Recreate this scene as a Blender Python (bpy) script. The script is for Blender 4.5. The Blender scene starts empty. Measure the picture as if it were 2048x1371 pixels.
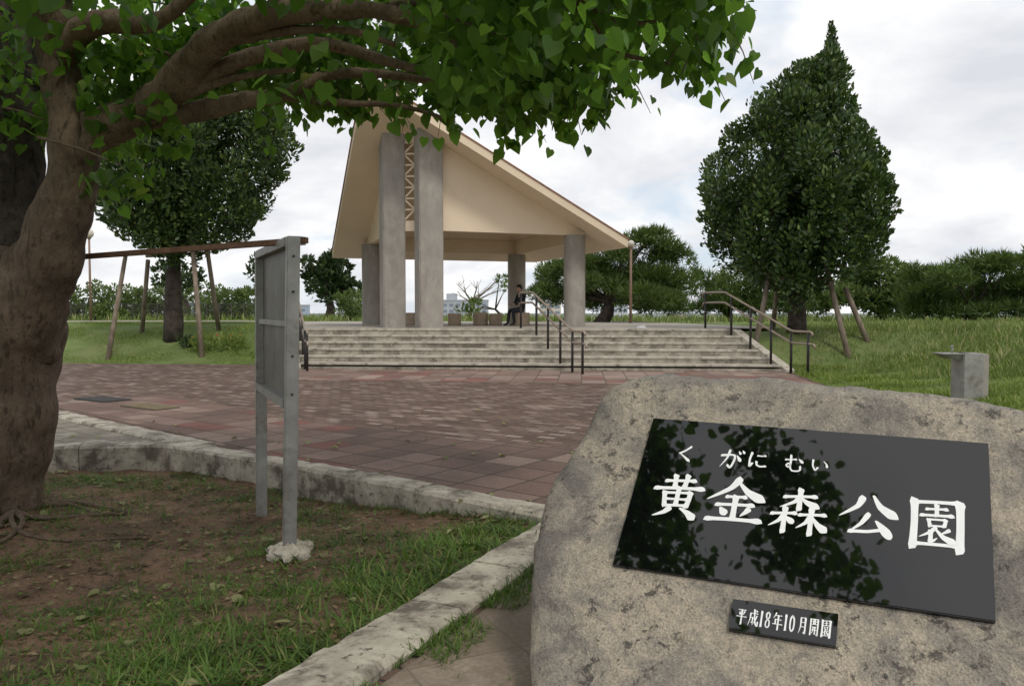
import bpy, bmesh, math, random
import numpy as np
from mathutils import Vector, Matrix, noise
from mathutils.geometry import delaunay_2d_cdt
random.seed(7); rng = np.random.default_rng(7)
SC = bpy.context.scene
COL = SC.collection
U = random.uniform

# ------------------------------------------------------------------ camera
F = 1593.0; CX = 1024.0; CY = 685.5; CAMH = 1.5
TH = math.atan((685.5 - 620) / F)
cd = bpy.data.cameras.new('camera'); cam = bpy.data.objects.new('camera', cd); COL.objects.link(cam)
cd.sensor_width = 36; cd.lens = F / 2048 * 36; cd.clip_end = 12000; cd.clip_start = .05
cam.location = (0, 0, CAMH); cam.rotation_euler = (math.pi / 2 - TH, 0, 0)
SC.camera = cam
def ray(px, py):
    a = (px - CX) / F; b = (CY - py) / F
    v = np.array([a, math.cos(TH) + b * math.sin(TH), -math.sin(TH) + b * math.cos(TH)])
    return v / v[1]
def at(px, py, Y):
    r = ray(px, py); return np.array([r[0] * Y, Y, CAMH + r[2] * Y])
def onz(px, py, z):
    r = ray(px, py); d = (z - CAMH) / r[2]; return np.array([r[0] * d, d, z])
def proj(P):
    P = np.atleast_2d(np.asarray(P, float)) - np.array([0, 0, CAMH])
    f = P[:, 1] * math.cos(TH) - P[:, 2] * math.sin(TH); u = P[:, 1] * math.sin(TH) + P[:, 2] * math.cos(TH)
    return CX + F * P[:, 0] / f, CY - F * u / f

# ------------------------------------------------------------------ materials
def new_mat(name):
    m = bpy.data.materials.new(name); m.use_nodes = True
    nt = m.node_tree; b = nt.nodes['Principled BSDF']
    return m, nt, b
def nd(nt, t, **kw):
    n = nt.nodes.new(t)
    for k, v in kw.items(): setattr(n, k, v)
    return n
def ramp(nt, stops, interp='LINEAR'):
    r = nd(nt, 'ShaderNodeValToRGB'); cr = r.color_ramp; cr.interpolation = interp
    while len(cr.elements) < len(stops): cr.elements.new(.5)
    for e, (p, c) in zip(cr.elements, stops):
        e.position = p; e.color = (*c, 1) if len(c) == 3 else c
    return r
def noise_n(nt, vec, scale, detail=6, rough=.6, dist=0):
    n = nd(nt, 'ShaderNodeTexNoise'); n.inputs['Scale'].default_value = scale
    n.inputs['Detail'].default_value = min(detail, 5); n.inputs['Roughness'].default_value = rough
    n.inputs['Distortion'].default_value = dist
    nt.links.new(vec, n.inputs['Vector']); return n
def mixc(nt, fac, a, b, mode='MIX'):
    m = nd(nt, 'ShaderNodeMix', data_type='RGBA', blend_type=mode)
    for s, v in ((m.inputs[0], fac), (m.inputs[6], a), (m.inputs[7], b)):
        if hasattr(v, 'is_output') or hasattr(v, 'links'): nt.links.new(v, s)
        elif isinstance(v, (int, float)): s.default_value = v
        else: s.default_value = (*v, 1)
    return m.outputs[2]
def addbump(nt, b, h, strength=.3, dist=.02):
    bp = nd(nt, 'ShaderNodeBump'); bp.inputs['Strength'].default_value = strength; bp.inputs['Distance'].default_value = dist
    nt.links.new(h, bp.inputs['Height']); nt.links.new(bp.outputs[0], b.inputs['Normal']); return bp
def mat(name, c1, c2, scale=4, rough=.85, bump=.3, bscale=30, c3=None, s3=1.5, t3=(.52, .66), metallic=0, spec=.3, dist=.02, stretch=None, c4=None, s4=60, t4=(.58, .68)):
    m, nt, b = new_mat(name)
    g = nd(nt, 'ShaderNodeNewGeometry'); pos = g.outputs['Position']
    if stretch:
        mp = nd(nt, 'ShaderNodeMapping'); mp.inputs['Scale'].default_value = stretch
        nt.links.new(pos, mp.inputs['Vector']); pos = mp.outputs[0]
    n = noise_n(nt, pos, scale, 5, .62)
    r = ramp(nt, [(.34, c1), (.66, c2)]); nt.links.new(n.outputs['Fac'], r.inputs[0]); col = r.outputs[0]
    for (cc, ss, ts) in ((c3, s3, t3), (c4, s4, t4)):
        if cc:
            n3 = noise_n(nt, pos, ss, 5, .7, .3)
            r3 = ramp(nt, [(ts[0], (0, 0, 0)), (ts[1], (1, 1, 1))]); nt.links.new(n3.outputs['Fac'], r3.inputs[0])
            col = mixc(nt, r3.outputs[0], col, cc)
    nt.links.new(col, b.inputs['Base Color'])
    b.inputs['Roughness'].default_value = rough; b.inputs['Metallic'].default_value = metallic
    b.inputs['Specular IOR Level'].default_value = spec
    if bump:
        nb = noise_n(nt, pos, bscale, 4, .65); addbump(nt, b, nb.outputs['Fac'], bump, dist)
    return m
def leafmat(name, stops, trans=.3, tcol=(.12, .22, .03), rough=.45, spec=.3):
    m, nt, b = new_mat(name)
    g = nd(nt, 'ShaderNodeNewGeometry')
    r = ramp(nt, stops); nt.links.new(g.outputs['Random Per Island'], r.inputs[0])
    n = noise_n(nt, g.outputs['Position'], 1.3, 2)
    rr = ramp(nt, [(.3, (.6, .6, .6)), (.7, (1.3, 1.3, 1.3))]); nt.links.new(n.outputs['Fac'], rr.inputs[0])
    col = mixc(nt, 1.0, r.outputs[0], rr.outputs[0], 'MULTIPLY')
    nt.links.new(col, b.inputs['Base Color']); b.inputs['Roughness'].default_value = rough
    b.inputs['Specular IOR Level'].default_value = spec
    t = nd(nt, 'ShaderNodeBsdfTranslucent'); t.inputs[0].default_value = (*tcol, 1)
    mx = nd(nt, 'ShaderNodeMixShader'); mx.inputs[0].default_value = trans
    out = nt.nodes['Material Output']
    nt.links.new(b.outputs[0], mx.inputs[1]); nt.links.new(t.outputs[0], mx.inputs[2]); nt.links.new(mx.outputs[0], out.inputs[0])
    return m

MT = {}
def bark_mat(name, c1, c2, groove, lich, sc=1.0, dist=.02):
    m, nt, b = new_mat(name); g = nd(nt, 'ShaderNodeNewGeometry'); P = g.outputs['Position']
    mp = nd(nt, 'ShaderNodeMapping'); mp.inputs['Scale'].default_value = (1, 1, .28); nt.links.new(P, mp.inputs['Vector']); V = mp.outputs[0]
    n1 = noise_n(nt, P, 4 * sc, 5, .65); r1 = ramp(nt, [(.34, c1), (.66, c2)]); nt.links.new(n1.outputs['Fac'], r1.inputs[0])
    n2 = noise_n(nt, V, 22 * sc, 5, .7, .6); r2 = ramp(nt, [(.36, (.85, .85, .85)), (.48, (0, 0, 0))]); nt.links.new(n2.outputs['Fac'], r2.inputs[0])
    col = mixc(nt, r2.outputs[0], r1.outputs[0], groove)
    n3 = noise_n(nt, P, 9 * sc, 5, .75); r3 = ramp(nt, [(.56, (0, 0, 0)), (.68, (.6, .6, .6))]); nt.links.new(n3.outputs['Fac'], r3.inputs[0])
    col = mixc(nt, r3.outputs[0], col, lich)
    nt.links.new(col, b.inputs['Base Color']); b.inputs['Roughness'].default_value = .9; b.inputs['Specular IOR Level'].default_value = .2
    ad = nd(nt, 'ShaderNodeMath', operation='ADD'); nt.links.new(n2.outputs['Fac'], ad.inputs[0]); nt.links.new(n3.outputs['Fac'], ad.inputs[1])
    addbump(nt, b, ad.outputs[0], 1.0, dist); return m
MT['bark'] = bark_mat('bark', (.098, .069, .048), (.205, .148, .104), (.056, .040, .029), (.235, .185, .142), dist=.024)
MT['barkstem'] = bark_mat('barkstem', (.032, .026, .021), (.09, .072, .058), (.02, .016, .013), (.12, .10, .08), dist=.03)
MT['barkpale'] = bark_mat('barkpale', (.145, .104, .072), (.265, .195, .14), (.09, .065, .046), (.30, .24, .185), 1.4)
MT['barkdark'] = mat('barkdark', (.03, .024, .02), (.09, .07, .055), 5, .9, .8, 12)
MT['wood'] = mat('wood', (.15, .115, .085), (.30, .24, .18), 9, .85, .4, 20, stretch=(1, 1, .2))
MT['woodbrown'] = mat('woodbrown', (.13, .07, .04), (.22, .125, .08), 9, .8, .4, 25)
MT['beige'] = mat('beige', (.74, .60, .44), (.79, .645, .48), 1.2, .85, .08, 60, (.68, .545, .395), .7, (.55, .8))
MT['soffit'] = mat('soffit', (.74, .60, .44), (.79, .645, .475), 1.2, .85, .05, 60)
MT['concrete'] = mat('concrete', (.29, .262, .228), (.40, .365, .322), 2.2, .85, .25, 40, (.235, .21, .18), 1.1, (.5, .7), stretch=(1, 1, .5))
MT['rooftile'] = mat('rooftile', (.22, .10, .06), (.36, .17, .10), 6, .7, .3, 20)
MT['limestone'] = mat('limestone', (.31, .275, .215), (.52, .47, .38), 5, .9, .7, 28, (.14, .12, .092), 3.2, (.48, .62), dist=.02, c4=(.11, .095, .072), s4=17, t4=(.58, .66))
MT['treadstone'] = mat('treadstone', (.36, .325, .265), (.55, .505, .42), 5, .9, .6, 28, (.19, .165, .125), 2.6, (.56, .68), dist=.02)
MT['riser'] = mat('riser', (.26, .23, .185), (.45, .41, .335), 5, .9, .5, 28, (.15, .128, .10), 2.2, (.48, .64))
MT['soil'] = mat('soil', (.125, .072, .044), (.265, .163, .10), 4, .95, 1.0, 22, (.08, .06, .032), 1.8, (.53, .67), dist=.05, c4=(.065, .042, .028), s4=40, t4=(.56, .66))
MT['grassground'] = mat('grassground', (.095, .14, .036), (.155, .205, .06), 1.5, .95, .6, 25, (.175, .19, .075), .35, (.5, .7), dist=.05)
MT['plaza'] = mat('plaza', (.30, .27, .23), (.40, .36, .30), 3, .9, .2, 30)
MT['metal'] = mat('metal', (.27, .262, .245), (.38, .37, .345), 6, .5, .08, 60, (.20, .175, .15), 3, (.5, .68), metallic=.4, spec=.4)
MT['panel'] = mat('panel', (.15, .142, .122), (.22, .208, .18), 3, .55, .05, 40, (.11, .095, .078), 2, (.5, .7), metallic=.3)
MT['railmetal'] = mat('railmetal', (.28, .22, .17), (.38, .31, .25), 6, .45, .05, 60, metallic=.3)
MT['postdark'] = mat('postdark', (.025, .022, .022), (.05, .043, .04), 6, .5, .05, 60)
MT['fencedark'] = mat('fencedark', (.06, .055, .05), (.09, .08, .072), 6, .6, .05, 60)
MT['stool'] = mat('stool', (.33, .25, .17), (.46, .36, .26), 9, .9, .4, 40)
MT['lampglobe'] = mat('lampglobe', (.55, .50, .42), (.64, .59, .50), 4, .3, 0)
MT['lamppole'] = mat('lamppole', (.20, .13, .09), (.26, .17, .12), 4, .6, 0)
MT['letter'] = mat('letter', (.80, .80, .78), (.86, .86, .84), 20, .7, .05, 90)
MT['white'] = mat('white', (.62, .62, .62), (.72, .72, .72), 4, .6, 0)
MT['red'] = mat('red', (.45, .05, .02), (.6, .12, .03), 30, .6, 0)
MT['skin'] = mat('skin', (.38, .23, .16), (.44, .28, .20), 8, .6, 0)
MT['black'] = mat('black', (.012, .012, .014), (.02, .02, .023), 8, .8, .2, 60)
MT['trouser'] = mat('trouser', (.02, .021, .027), (.03, .032, .04), 8, .8, .2, 60)
MT['hair'] = mat('hair', (.008, .007, .006), (.015, .012, .01), 30, .5, .3, 80)
MT['far'] = mat('far', (.10, .13, .09), (.22, .24, .20), .02, 1, 0)
MT['iron'] = mat('iron', (.05, .048, .045), (.09, .085, .08), 12, .6, .3, 50, metallic=.4)
MT['tactile'] = mat('tactile', (.17, .135, .08), (.22, .175, .10), 12, .8, .3, 50)
MT['leaf'] = leafmat('leaf', [(0, (.015, .046, .009)), (.5, (.042, .10, .018)), (.85, (.08, .155, .028)), (.985, (.13, .185, .03)), (1, (.28, .23, .04))], .46, (.22, .43, .04))
MT['fukugi'] = leafmat('fukugi', [(0, (.014, .034, .009)), (.5, (.037, .075, .017)), (.82, (.08, .13, .028)), (1, (.15, .20, .05))], .14, (.09, .17, .02), .42, .4)
MT['pine'] = leafmat('pine', [(0, (.036, .066, .017)), (.6, (.082, .135, .030)), (1, (.15, .20, .06))], .22, (.14, .22, .03), .6)
MT['broad'] = leafmat('broad', [(0, (.055, .09, .024)), (.6, (.105, .16, .042)), (1, (.19, .23, .08))], .25, (.17, .25, .05), .6)
MT['fartree'] = leafmat('fartree', [(0, (.018, .035, .014)), (.6, (.04, .07, .025)), (1, (.08, .11, .04))], .15, (.08, .13, .03), .6)
MT['grass'] = leafmat('grass', [(0, (.04, .09, .013)), (.5, (.08, .145, .024)), (.85, (.13, .195, .04)), (1, (.25, .23, .09))], .3, (.18, .3, .03), .6)
MT['lawn'] = leafmat('lawn', [(0, (.11, .165, .032)), (.5, (.175, .24, .05)), (.85, (.235, .285, .072)), (1, (.33, .31, .12))], .3, (.25, .36, .05), .7)
MT['wild'] = leafmat('wild', [(0, (.10, .15, .034)), (.5, (.17, .225, .058)), (.8, (.245, .265, .092)), (1, (.44, .37, .21))], .3, (.24, .33, .07), .7)
MT['fallen'] = leafmat('fallen', [(0, (.10, .15, .05)), (.5, (.20, .22, .09)), (.8, (.28, .23, .12)), (1, (.22, .13, .06))], .15, (.2, .2, .05), .7)
MT['litter'] = leafmat('litter', [(0, (.06, .04, .025)), (.6, (.16, .10, .055)), (1, (.28, .21, .12))], .05, (.2, .2, .05), .9)

def pave_mat(name, size, rot, cols, mortar, mortar_w, brick=None, dirt=None):
    m, nt, b = new_mat(name)
    g = nd(nt, 'ShaderNodeNewGeometry')
    mp = nd(nt, 'ShaderNodeMapping'); mp.inputs['Rotation'].default_value = (0, 0, math.radians(rot))
    nt.links.new(g.outputs['Position'], mp.inputs['Vector'])
    br = nd(nt, 'ShaderNodeTexBrick'); br.offset = 0.5 if brick else 0.0; br.offset_frequency = 2; br.squash = 1
    br.inputs['Scale'].default_value = 1; br.inputs['Mortar Size'].default_value = mortar_w
    br.inputs['Brick Width'].default_value = brick or size; br.inputs['Row Height'].default_value = size
    br.inputs['Mortar Smooth'].default_value = .3
    br.inputs['Color1'].default_value = (0, 0, 0, 1); br.inputs['Color2'].default_value = (1, 1, 1, 1); br.inputs['Bias'].default_value = 0
    nt.links.new(mp.outputs[0], br.inputs['Vector'])
    if brick:
        key = br.outputs['Color']
    else:
        dv = nd(nt, 'ShaderNodeVectorMath', operation='SCALE'); dv.inputs['Scale'].default_value = 1 / size
        nt.links.new(mp.outputs[0], dv.inputs[0])
        fl = nd(nt, 'ShaderNodeVectorMath', operation='FLOOR'); nt.links.new(dv.outputs[0], fl.inputs[0])
        wn = nd(nt, 'ShaderNodeTexWhiteNoise', noise_dimensions='2D'); nt.links.new(fl.outputs[0], wn.inputs['Vector'])
        key = wn.outputs['Value']
    r = ramp(nt, cols, 'CONSTANT' if not brick else 'LINEAR'); nt.links.new(key, r.inputs[0])
    n = noise_n(nt, g.outputs['Position'], 1.1, 5, .7, .4); rr = ramp(nt, [(.3, (.7, .7, .7)), (.7, (1.18, 1.16, 1.13))]); nt.links.new(n.outputs['Fac'], rr.inputs[0])
    col = mixc(nt, 1.0, r.outputs[0], rr.outputs[0], 'MULTIPLY')
    n2 = noise_n(nt, g.outputs['Position'], 45, 4, .7); rr2 = ramp(nt, [(.3, (.72, .72, .72)), (.7, (1.18, 1.18, 1.18))]); nt.links.new(n2.outputs['Fac'], rr2.inputs[0])
    col = mixc(nt, 1.0, col, rr2.outputs[0], 'MULTIPLY')
    col = mixc(nt, br.outputs['Fac'], col, mortar)
    if dirt:
        n3 = noise_n(nt, g.outputs['Position'], 3.5, 5, .7, .5); r3 = ramp(nt, [(.44, (0, 0, 0)), (.6, (.85, .85, .85))]); nt.links.new(n3.outputs['Fac'], r3.inputs[0])
        col = mixc(nt, r3.outputs[0], col, dirt)
    nt.links.new(col, b.inputs['Base Color']); b.inputs['Roughness'].default_value = .85; b.inputs['Specular IOR Level'].default_value = .2
    inv = nd(nt, 'ShaderNodeMath', operation='SUBTRACT'); inv.inputs[0].default_value = 1; nt.links.new(br.outputs['Fac'], inv.inputs[1])
    ad = nd(nt, 'ShaderNodeMath', operation='ADD'); nt.links.new(inv.outputs[0], ad.inputs[0])
    ml = nd(nt, 'ShaderNodeMath', operation='MULTIPLY'); ml.inputs[1].default_value = .6; nt.links.new(n2.outputs['Fac'], ml.inputs[0]); nt.links.new(ml.outputs[0], ad.inputs[1])
    addbump(nt, b, ad.outputs[0], .5, .008)
    return m
MT['brick'] = pave_mat('brick', .125, 33, [(0, (.11, .071, .053)), (.4, (.148, .097, .074)), (.62, (.168, .113, .088)), (.80, (.198, .138, .11)), (.9, (.26, .195, .16)), (1, (.30, .235, .195))], (.05, .041, .032), .010, .25)
MT['tile'] = pave_mat('tile', .44, 36, [(0, (.178, .117, .094)), (.3, (.145, .097, .078)), (.5, (.215, .148, .12)), (.70, (.182, .085, .069)), (.82, (.255, .185, .15)), (.93, (.19, .092, .074))], (.052, .046, .031), .011)
MT['tilefar'] = pave_mat('tilefar', .5, 5, [(0, (.24, .165, .135)), (.3, (.205, .14, .113)), (.5, (.29, .21, .175)), (.72, (.225, .112, .094)), (.85, (.32, .245, .205))], (.10, .085, .068), .014)
MT['flag'] = pave_mat('flag', .40, 40, [(0, (.28, .25, .20)), (.4, (.35, .315, .255)), (.7, (.245, .215, .17))], (.12, .105, .08), .012, dirt=(.16, .14, .105))
MT['flagwalk'] = pave_mat('flagwalk', .52, -26, [(0, (.27, .215, .165)), (.4, (.29, .235, .185)), (.7, (.255, .20, .155))], (.17, .14, .105), .006, dirt=(.185, .145, .105))

def rock_mat():
    m, nt, b = new_mat('boulder'); g = nd(nt, 'ShaderNodeNewGeometry'); P = g.outputs['Position']
    n1 = noise_n(nt, P, 2.4, 5, .70, .8); r1 = ramp(nt, [(.36, (.26, .235, .205)), (.46, (.44, .385, .315)), (.57, (.64, .545, .415))]); nt.links.new(n1.outputs['Fac'], r1.inputs[0])
    n2 = noise_n(nt, P, 16, 5, .8, .3); r2 = ramp(nt, [(.54, (0, 0, 0)), (.60, (1, 1, 1))]); nt.links.new(n2.outputs['Fac'], r2.inputs[0])
    n2b = noise_n(nt, P, 1.8, 5, .65); r2b = ramp(nt, [(.42, (.0, .0, .0)), (.56, (.9, .9, .9))]); nt.links.new(n2b.outputs['Fac'], r2b.inputs[0])
    mu = nd(nt, 'ShaderNodeMath', operation='MULTIPLY'); nt.links.new(r2.outputs[0], mu.inputs[0]); nt.links.new(r2b.outputs[0], mu.inputs[1])
    n5 = noise_n(nt, P, 26, 5, .75); r5 = ramp(nt, [(.48, (0, 0, 0)), (.56, (.45, .45, .45))]); nt.links.new(n5.outputs['Fac'], r5.inputs[0])
    col = mixc(nt, r5.outputs[0], r1.outputs[0], (.31, .285, .245))
    col = mixc(nt, mu.outputs[0], col, (.11, .102, .09))
    n4 = noise_n(nt, P, 110, 3, .7); r4 = ramp(nt, [(.3, (.66, .66, .66)), (.7, (1.22, 1.22, 1.22))]); nt.links.new(n4.outputs['Fac'], r4.inputs[0])
    col = mixc(nt, 1.0, col, r4.outputs[0], 'MULTIPLY')
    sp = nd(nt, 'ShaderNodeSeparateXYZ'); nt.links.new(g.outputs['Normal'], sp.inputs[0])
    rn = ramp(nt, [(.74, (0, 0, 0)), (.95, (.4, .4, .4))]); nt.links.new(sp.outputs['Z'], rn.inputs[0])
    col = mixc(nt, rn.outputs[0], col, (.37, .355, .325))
    nt.links.new(col, b.inputs['Base Color']); b.inputs['Roughness'].default_value = .92; b.inputs['Specular IOR Level'].default_value = .2
    ad = nd(nt, 'ShaderNodeMath', operation='ADD'); nt.links.new(n2.outputs['Fac'], ad.inputs[0]); nt.links.new(n4.outputs['Fac'], ad.inputs[1])
    addbump(nt, b, ad.outputs[0], 1.0, .022)
    return m
MT['boulder'] = rock_mat()
m, nt, b = new_mat('granite')
g = nd(nt, 'ShaderNodeNewGeometry'); n = noise_n(nt, g.outputs['Position'], 400, 2); r = ramp(nt, [(.4, (.002, .002, .0025)), (.8, (.004, .004, .005))]); nt.links.new(n.outputs['Fac'], r.inputs[0])
nt.links.new(r.outputs[0], b.inputs['Base Color']); b.inputs['Roughness'].default_value = .025; b.inputs['Specular IOR Level'].default_value = .78
MT['granite'] = m
def plain(name, c, rough=.7):
    return mat(name, tuple(x * .9 for x in c), c, .3, rough, 0)

# ------------------------------------------------------------------ mesh helpers
ORG = {}
class MB:
    def __init__(s): s.v = []; s.f = []
    def add(s, vs, fs):
        o = len(s.v); s.v += [tuple(float(q) for q in p) for p in vs]; s.f += [tuple(i + o for i in f) for f in fs]; return s
    def obox(s, o, a, b, c):
        o, a, b, c = [np.array(q, float) for q in (o, a, b, c)]
        vs = [o, o + a, o + a + b, o + b, o + c, o + a + c, o + a + b + c, o + b + c]
        return s.add(vs, [(0, 3, 2, 1), (4, 5, 6, 7), (0, 1, 5, 4), (1, 2, 6, 5), (2, 3, 7, 6), (3, 0, 4, 7)])
    def box(s, c, size, rz=0):
        ca, sa = math.cos(rz), math.sin(rz); a = np.array([ca, sa, 0]) * size[0]; b = np.array([-sa, ca, 0]) * size[1]; k = np.array([0, 0, size[2]])
        return s.obox(np.array(c, float) - a / 2 - b / 2 - k / 2, a, b, k)
    def prism(s, poly, vec):
        n = len(poly); P = [np.array(p, float) for p in poly]; vec = np.array(vec, float)
        fs = [tuple(range(n - 1, -1, -1)), tuple(range(n, 2 * n))] + [(i, (i + 1) % n, n + (i + 1) % n, n + i) for i in range(n)]
        return s.add(P + [p + vec for p in P], fs)
    def tube(s, pts, rad, n=8, rough=0, cap=True):
        P = [Vector(p) for p in pts]
        if isinstance(rad, (int, float)): rad = [rad] * len(P)
        fq = .66 / max(sum(rad) / len(rad), .02)
        vs = []; fs = []; u = None
        for i, p in enumerate(P):
            d = (P[min(i + 1, len(P) - 1)] - P[max(i - 1, 0)]).normalized()
            if u is None:
                u = d.orthogonal().normalized()
            else:
                u = (u - d * u.dot(d)); u = u.normalized() if u.length > 1e-6 else d.orthogonal().normalized()
            w = d.cross(u)
            for k in range(n):
                a = 2 * math.pi * k / n; q = u * math.cos(a) + w * math.sin(a); rr = rad[i]
                if rough:
                    c_ = p + q * rad[i]
                    rr *= 1 + rough * noise.noise(c_ * fq) + rough * .4 * noise.noise(c_ * fq * 2.4)
                vs.append(p + q * rr)
        for i in range(len(P) - 1):
            for k in range(n):
                fs.append((i * n + k, i * n + (k + 1) % n, (i + 1) * n + (k + 1) % n, (i + 1) * n + k))
        if cap: fs.append(tuple(range(n - 1, -1, -1))); fs.append(tuple((len(P) - 1) * n + k for k in range(n)))
        return s.add(vs, fs)
    def lathe(s, prof, c, n=20):
        c = np.array(c, float); vs = []; fs = []
        for r, z in prof:
            for k in range(n): a = 2 * math.pi * k / n; vs.append(c + np.array([r * math.cos(a), r * math.sin(a), z]))
        m = len(prof)
        for i in range(m - 1):
            for k in range(n): fs.append((i * n + k, i * n + (k + 1) % n, (i + 1) * n + (k + 1) % n, (i + 1) * n + k))
        fs.append(tuple(range(n - 1, -1, -1))); fs.append(tuple((m - 1) * n + k for k in range(n)))
        return s.add(vs, fs)
    def build(s, name, material, parent=None, smooth=False, recalc=True, bevel=0, loc=None):
        o = ORG.get(parent.name, np.zeros(3)) if parent else (np.array(loc, float) if loc is not None else np.zeros(3))
        me = bpy.data.meshes.new(name); me.from_pydata([tuple(np.array(v) - o) for v in s.v], [], s.f)
        me.materials.append(MT[material] if isinstance(material, str) else material)
        if recalc or bevel:
            bm = bmesh.new(); bm.from_mesh(me)
            bmesh.ops.recalc_face_normals(bm, faces=bm.faces)
            if bevel: bmesh.ops.bevel(bm, geom=list(bm.edges), offset=bevel, segments=2, affect='EDGES', clamp_overlap=True)
            bm.to_mesh(me); bm.free()
        if smooth: me.polygons.foreach_set('use_smooth', [True] * len(me.polygons))
        ob = bpy.data.objects.new(name, me); COL.objects.link(ob)
        if parent: ob.parent = parent
        elif loc is not None: ob.location = loc
        ORG[ob.name] = o
        return ob
def tag(o, label, cat, group=None, kind=None):
    o['label'] = label; o['category'] = cat
    if group: o['group'] = group
    if kind: o['kind'] = kind
    return o
def thing(name, label, cat, loc, group=None):
    o = bpy.data.objects.new(name, None); COL.objects.link(o); o.location = tuple(float(q) for q in loc); o.empty_display_size = .2
    ORG[o.name] = np.array(loc, float); return tag(o, label, cat, group)
def struct(o): o['kind'] = 'structure'; return o

# leaf clouds -------------------------------------------------------
HEART = (np.array([(0, 0, 0), (.0, 1.05, -.10), (.28, -.12, .05), (.50, .16, .10), (.43, .5, .09), (.2, .82, .0), (-.28, -.12, .05), (-.50, .16, .10), (-.43, .5, .09), (-.2, .82, .0)]),
         [(0, 2, 3, 4, 5, 1), (0, 1, 9, 8, 7, 6)])
QUAD = (np.array([(0, 0, 0), (.24, .5, .05), (0, 1, -.06), (-.24, .5, .05)]), [(0, 1, 2, 3)])
OVAL = (np.array([(0, 0, 0), (.2, .25, .04), (.24, .6, .05), (0, 1, -.04), (-.24, .6, .05), (-.2, .25, .04)]), [(0, 1, 2, 3, 4, 5)])
NEEDLE = (np.array([(-.035, 0, 0), (.035, 0, 0), (0, 1, 0)]), [(0, 1, 2)])
BLADE = (np.array([(-.035, 0, 0), (.035, 0, 0), (.026, .55, .06), (-.026, .55, .06), (0, 1, .25)]), [(0, 1, 2, 3), (3, 2, 4)])
def nrmz(a): return a / np.maximum(np.linalg.norm(a, axis=1, keepdims=True), 1e-9)
def leaf_mesh(name, material, tpl, pos, dirv, nrm, size, parent=None):
    T, faces = tpl; pos = np.asarray(pos, float); d = nrmz(np.asarray(dirv, float)); side = nrmz(np.cross(nrm, d)); up = np.cross(d, side)
    N = len(pos); k = len(T)
    V = pos[:, None, :] + np.asarray(size)[:, None, None] * (T[None, :, 0, None] * side[:, None, :] + T[None, :, 1, None] * d[:, None, :] + T[None, :, 2, None] * up[:, None, :])
    if parent: V = V - ORG[parent.name]
    base = (np.arange(N) * k)[:, None]
    flat = np.concatenate([np.array(f) for f in faces]); loops = (base + flat[None, :]).ravel()
    lens = [len(f) for f in faces]; st = np.cumsum([0] + lens[:-1]); tot = sum(lens)
    starts = ((np.arange(N) * tot)[:, None] + st[None, :]).ravel()
    me = bpy.data.meshes.new(name)
    me.vertices.add(N * k); me.vertices.foreach_set('co', V.astype(np.float32).ravel())
    me.loops.add(len(loops)); me.loops.foreach_set('vertex_index', loops.astype(np.int32))
    me.polygons.add(len(starts)); me.polygons.foreach_set('loop_start', starts.astype(np.int32))
    me.update(calc_edges=True); me.validate()
    me.materials.append(MT[material])
    ob = bpy.data.objects.new(name, me); COL.objects.link(ob)
    if parent: ob.parent = parent
    ORG[ob.name] = ORG.get(parent.name) if parent else np.zeros(3)
    return ob
def rvec(n): return nrmz(rng.normal(size=(n, 3)))
def blob_leaves(blobs, dens, L, up=.35, rand=.7, inner=.5, minz=None):
    Ps = []; Ds = []; Ns = []; Ss = []
    for (c, r) in blobs:
        r = np.array(r, float); ra = (r[0] * r[1] * r[2]) ** (1 / 3)
        n = max(8, int(dens * 4 * math.pi * ra * ra)); u = rvec(n)
        fac = inner + (1.06 - inner) * rng.random(n) ** .5
        p = np.array(c) + u * r * fac[:, None]
        Ps.append(p); Ds.append(u + np.array([0, 0, up]) + rand * rvec(n)); Ns.append(rvec(n) + .6 * u); Ss.append(L * rng.uniform(.65, 1.25, n))
    return np.concatenate(Ps), np.concatenate(Ds), np.concatenate(Ns), np.concatenate(Ss)

# ------------------------------------------------------------------ terrain
def smooth(t): t = np.clip(t, 0, 1); return t * t * (3 - 2 * t)
def vnoise(x, y, s=1.0):
    return (np.sin(x * 1.7 * s + 1.3 * np.sin(y * 1.1 * s)) + np.sin(y * 2.3 * s + 1.1 * np.sin(x * .9 * s + 2)) + .5 * np.sin((x + y) * 4.1 * s)) / 2.5
def H(x, y):
    x = np.asarray(x, float); y = np.asarray(y, float)
    xl = -5.4 - .34 * (y - 20.3); xr = 6.6 - .34 * (y - 19.4)
    ye = 21.7 + np.maximum(-x - 5, 0) * .1
    left = 1.02 * smooth((y - ye) / 5.0)
    xe = 5.0 + (y - 8) * .15
    right = .92 * smooth(np.maximum((x - xe) / 7.0, np.where(x > xr, (y - 19.4) / 2.8, 0)))
    z = np.where(x < 0, left, right)
    z = z + .03 * vnoise(x, y, .8) * smooth(z * 4)
    z = np.where(z < .004, -.02, z)
    mid = (x > xl + .35) & (x < xr - .3)
    z = np.where(mid & (y > 19), np.where(y > 22.7, .955, -.3), z)
    z = np.where((x < 1.4) & (y < 9.7), -.7, z)
    z = z - 28 * smooth((y - 58) / 130)
    return z
xs = np.concatenate([[-5000, -2000, -900, -400, -200, -110, -70, -48, -36, -28], np.arange(-23, 23.1, .35), [28, 36, 48, 70, 110, 200, 400, 900, 2000, 5000]])
ys = np.concatenate([[-60, -25, -10, -4], np.arange(-1, 40, .35), [44, 50, 58, 68, 80, 95, 115, 140, 170, 200, 300, 500, 900, 1600, 3000, 7000]])
X, Y = np.meshgrid(xs, ys); Z = H(X, Y)
mb = MB(); nx = len(xs)
mb.v = [tuple(p) for p in np.stack([X.ravel(), Y.ravel(), Z.ravel()], 1)]
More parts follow.
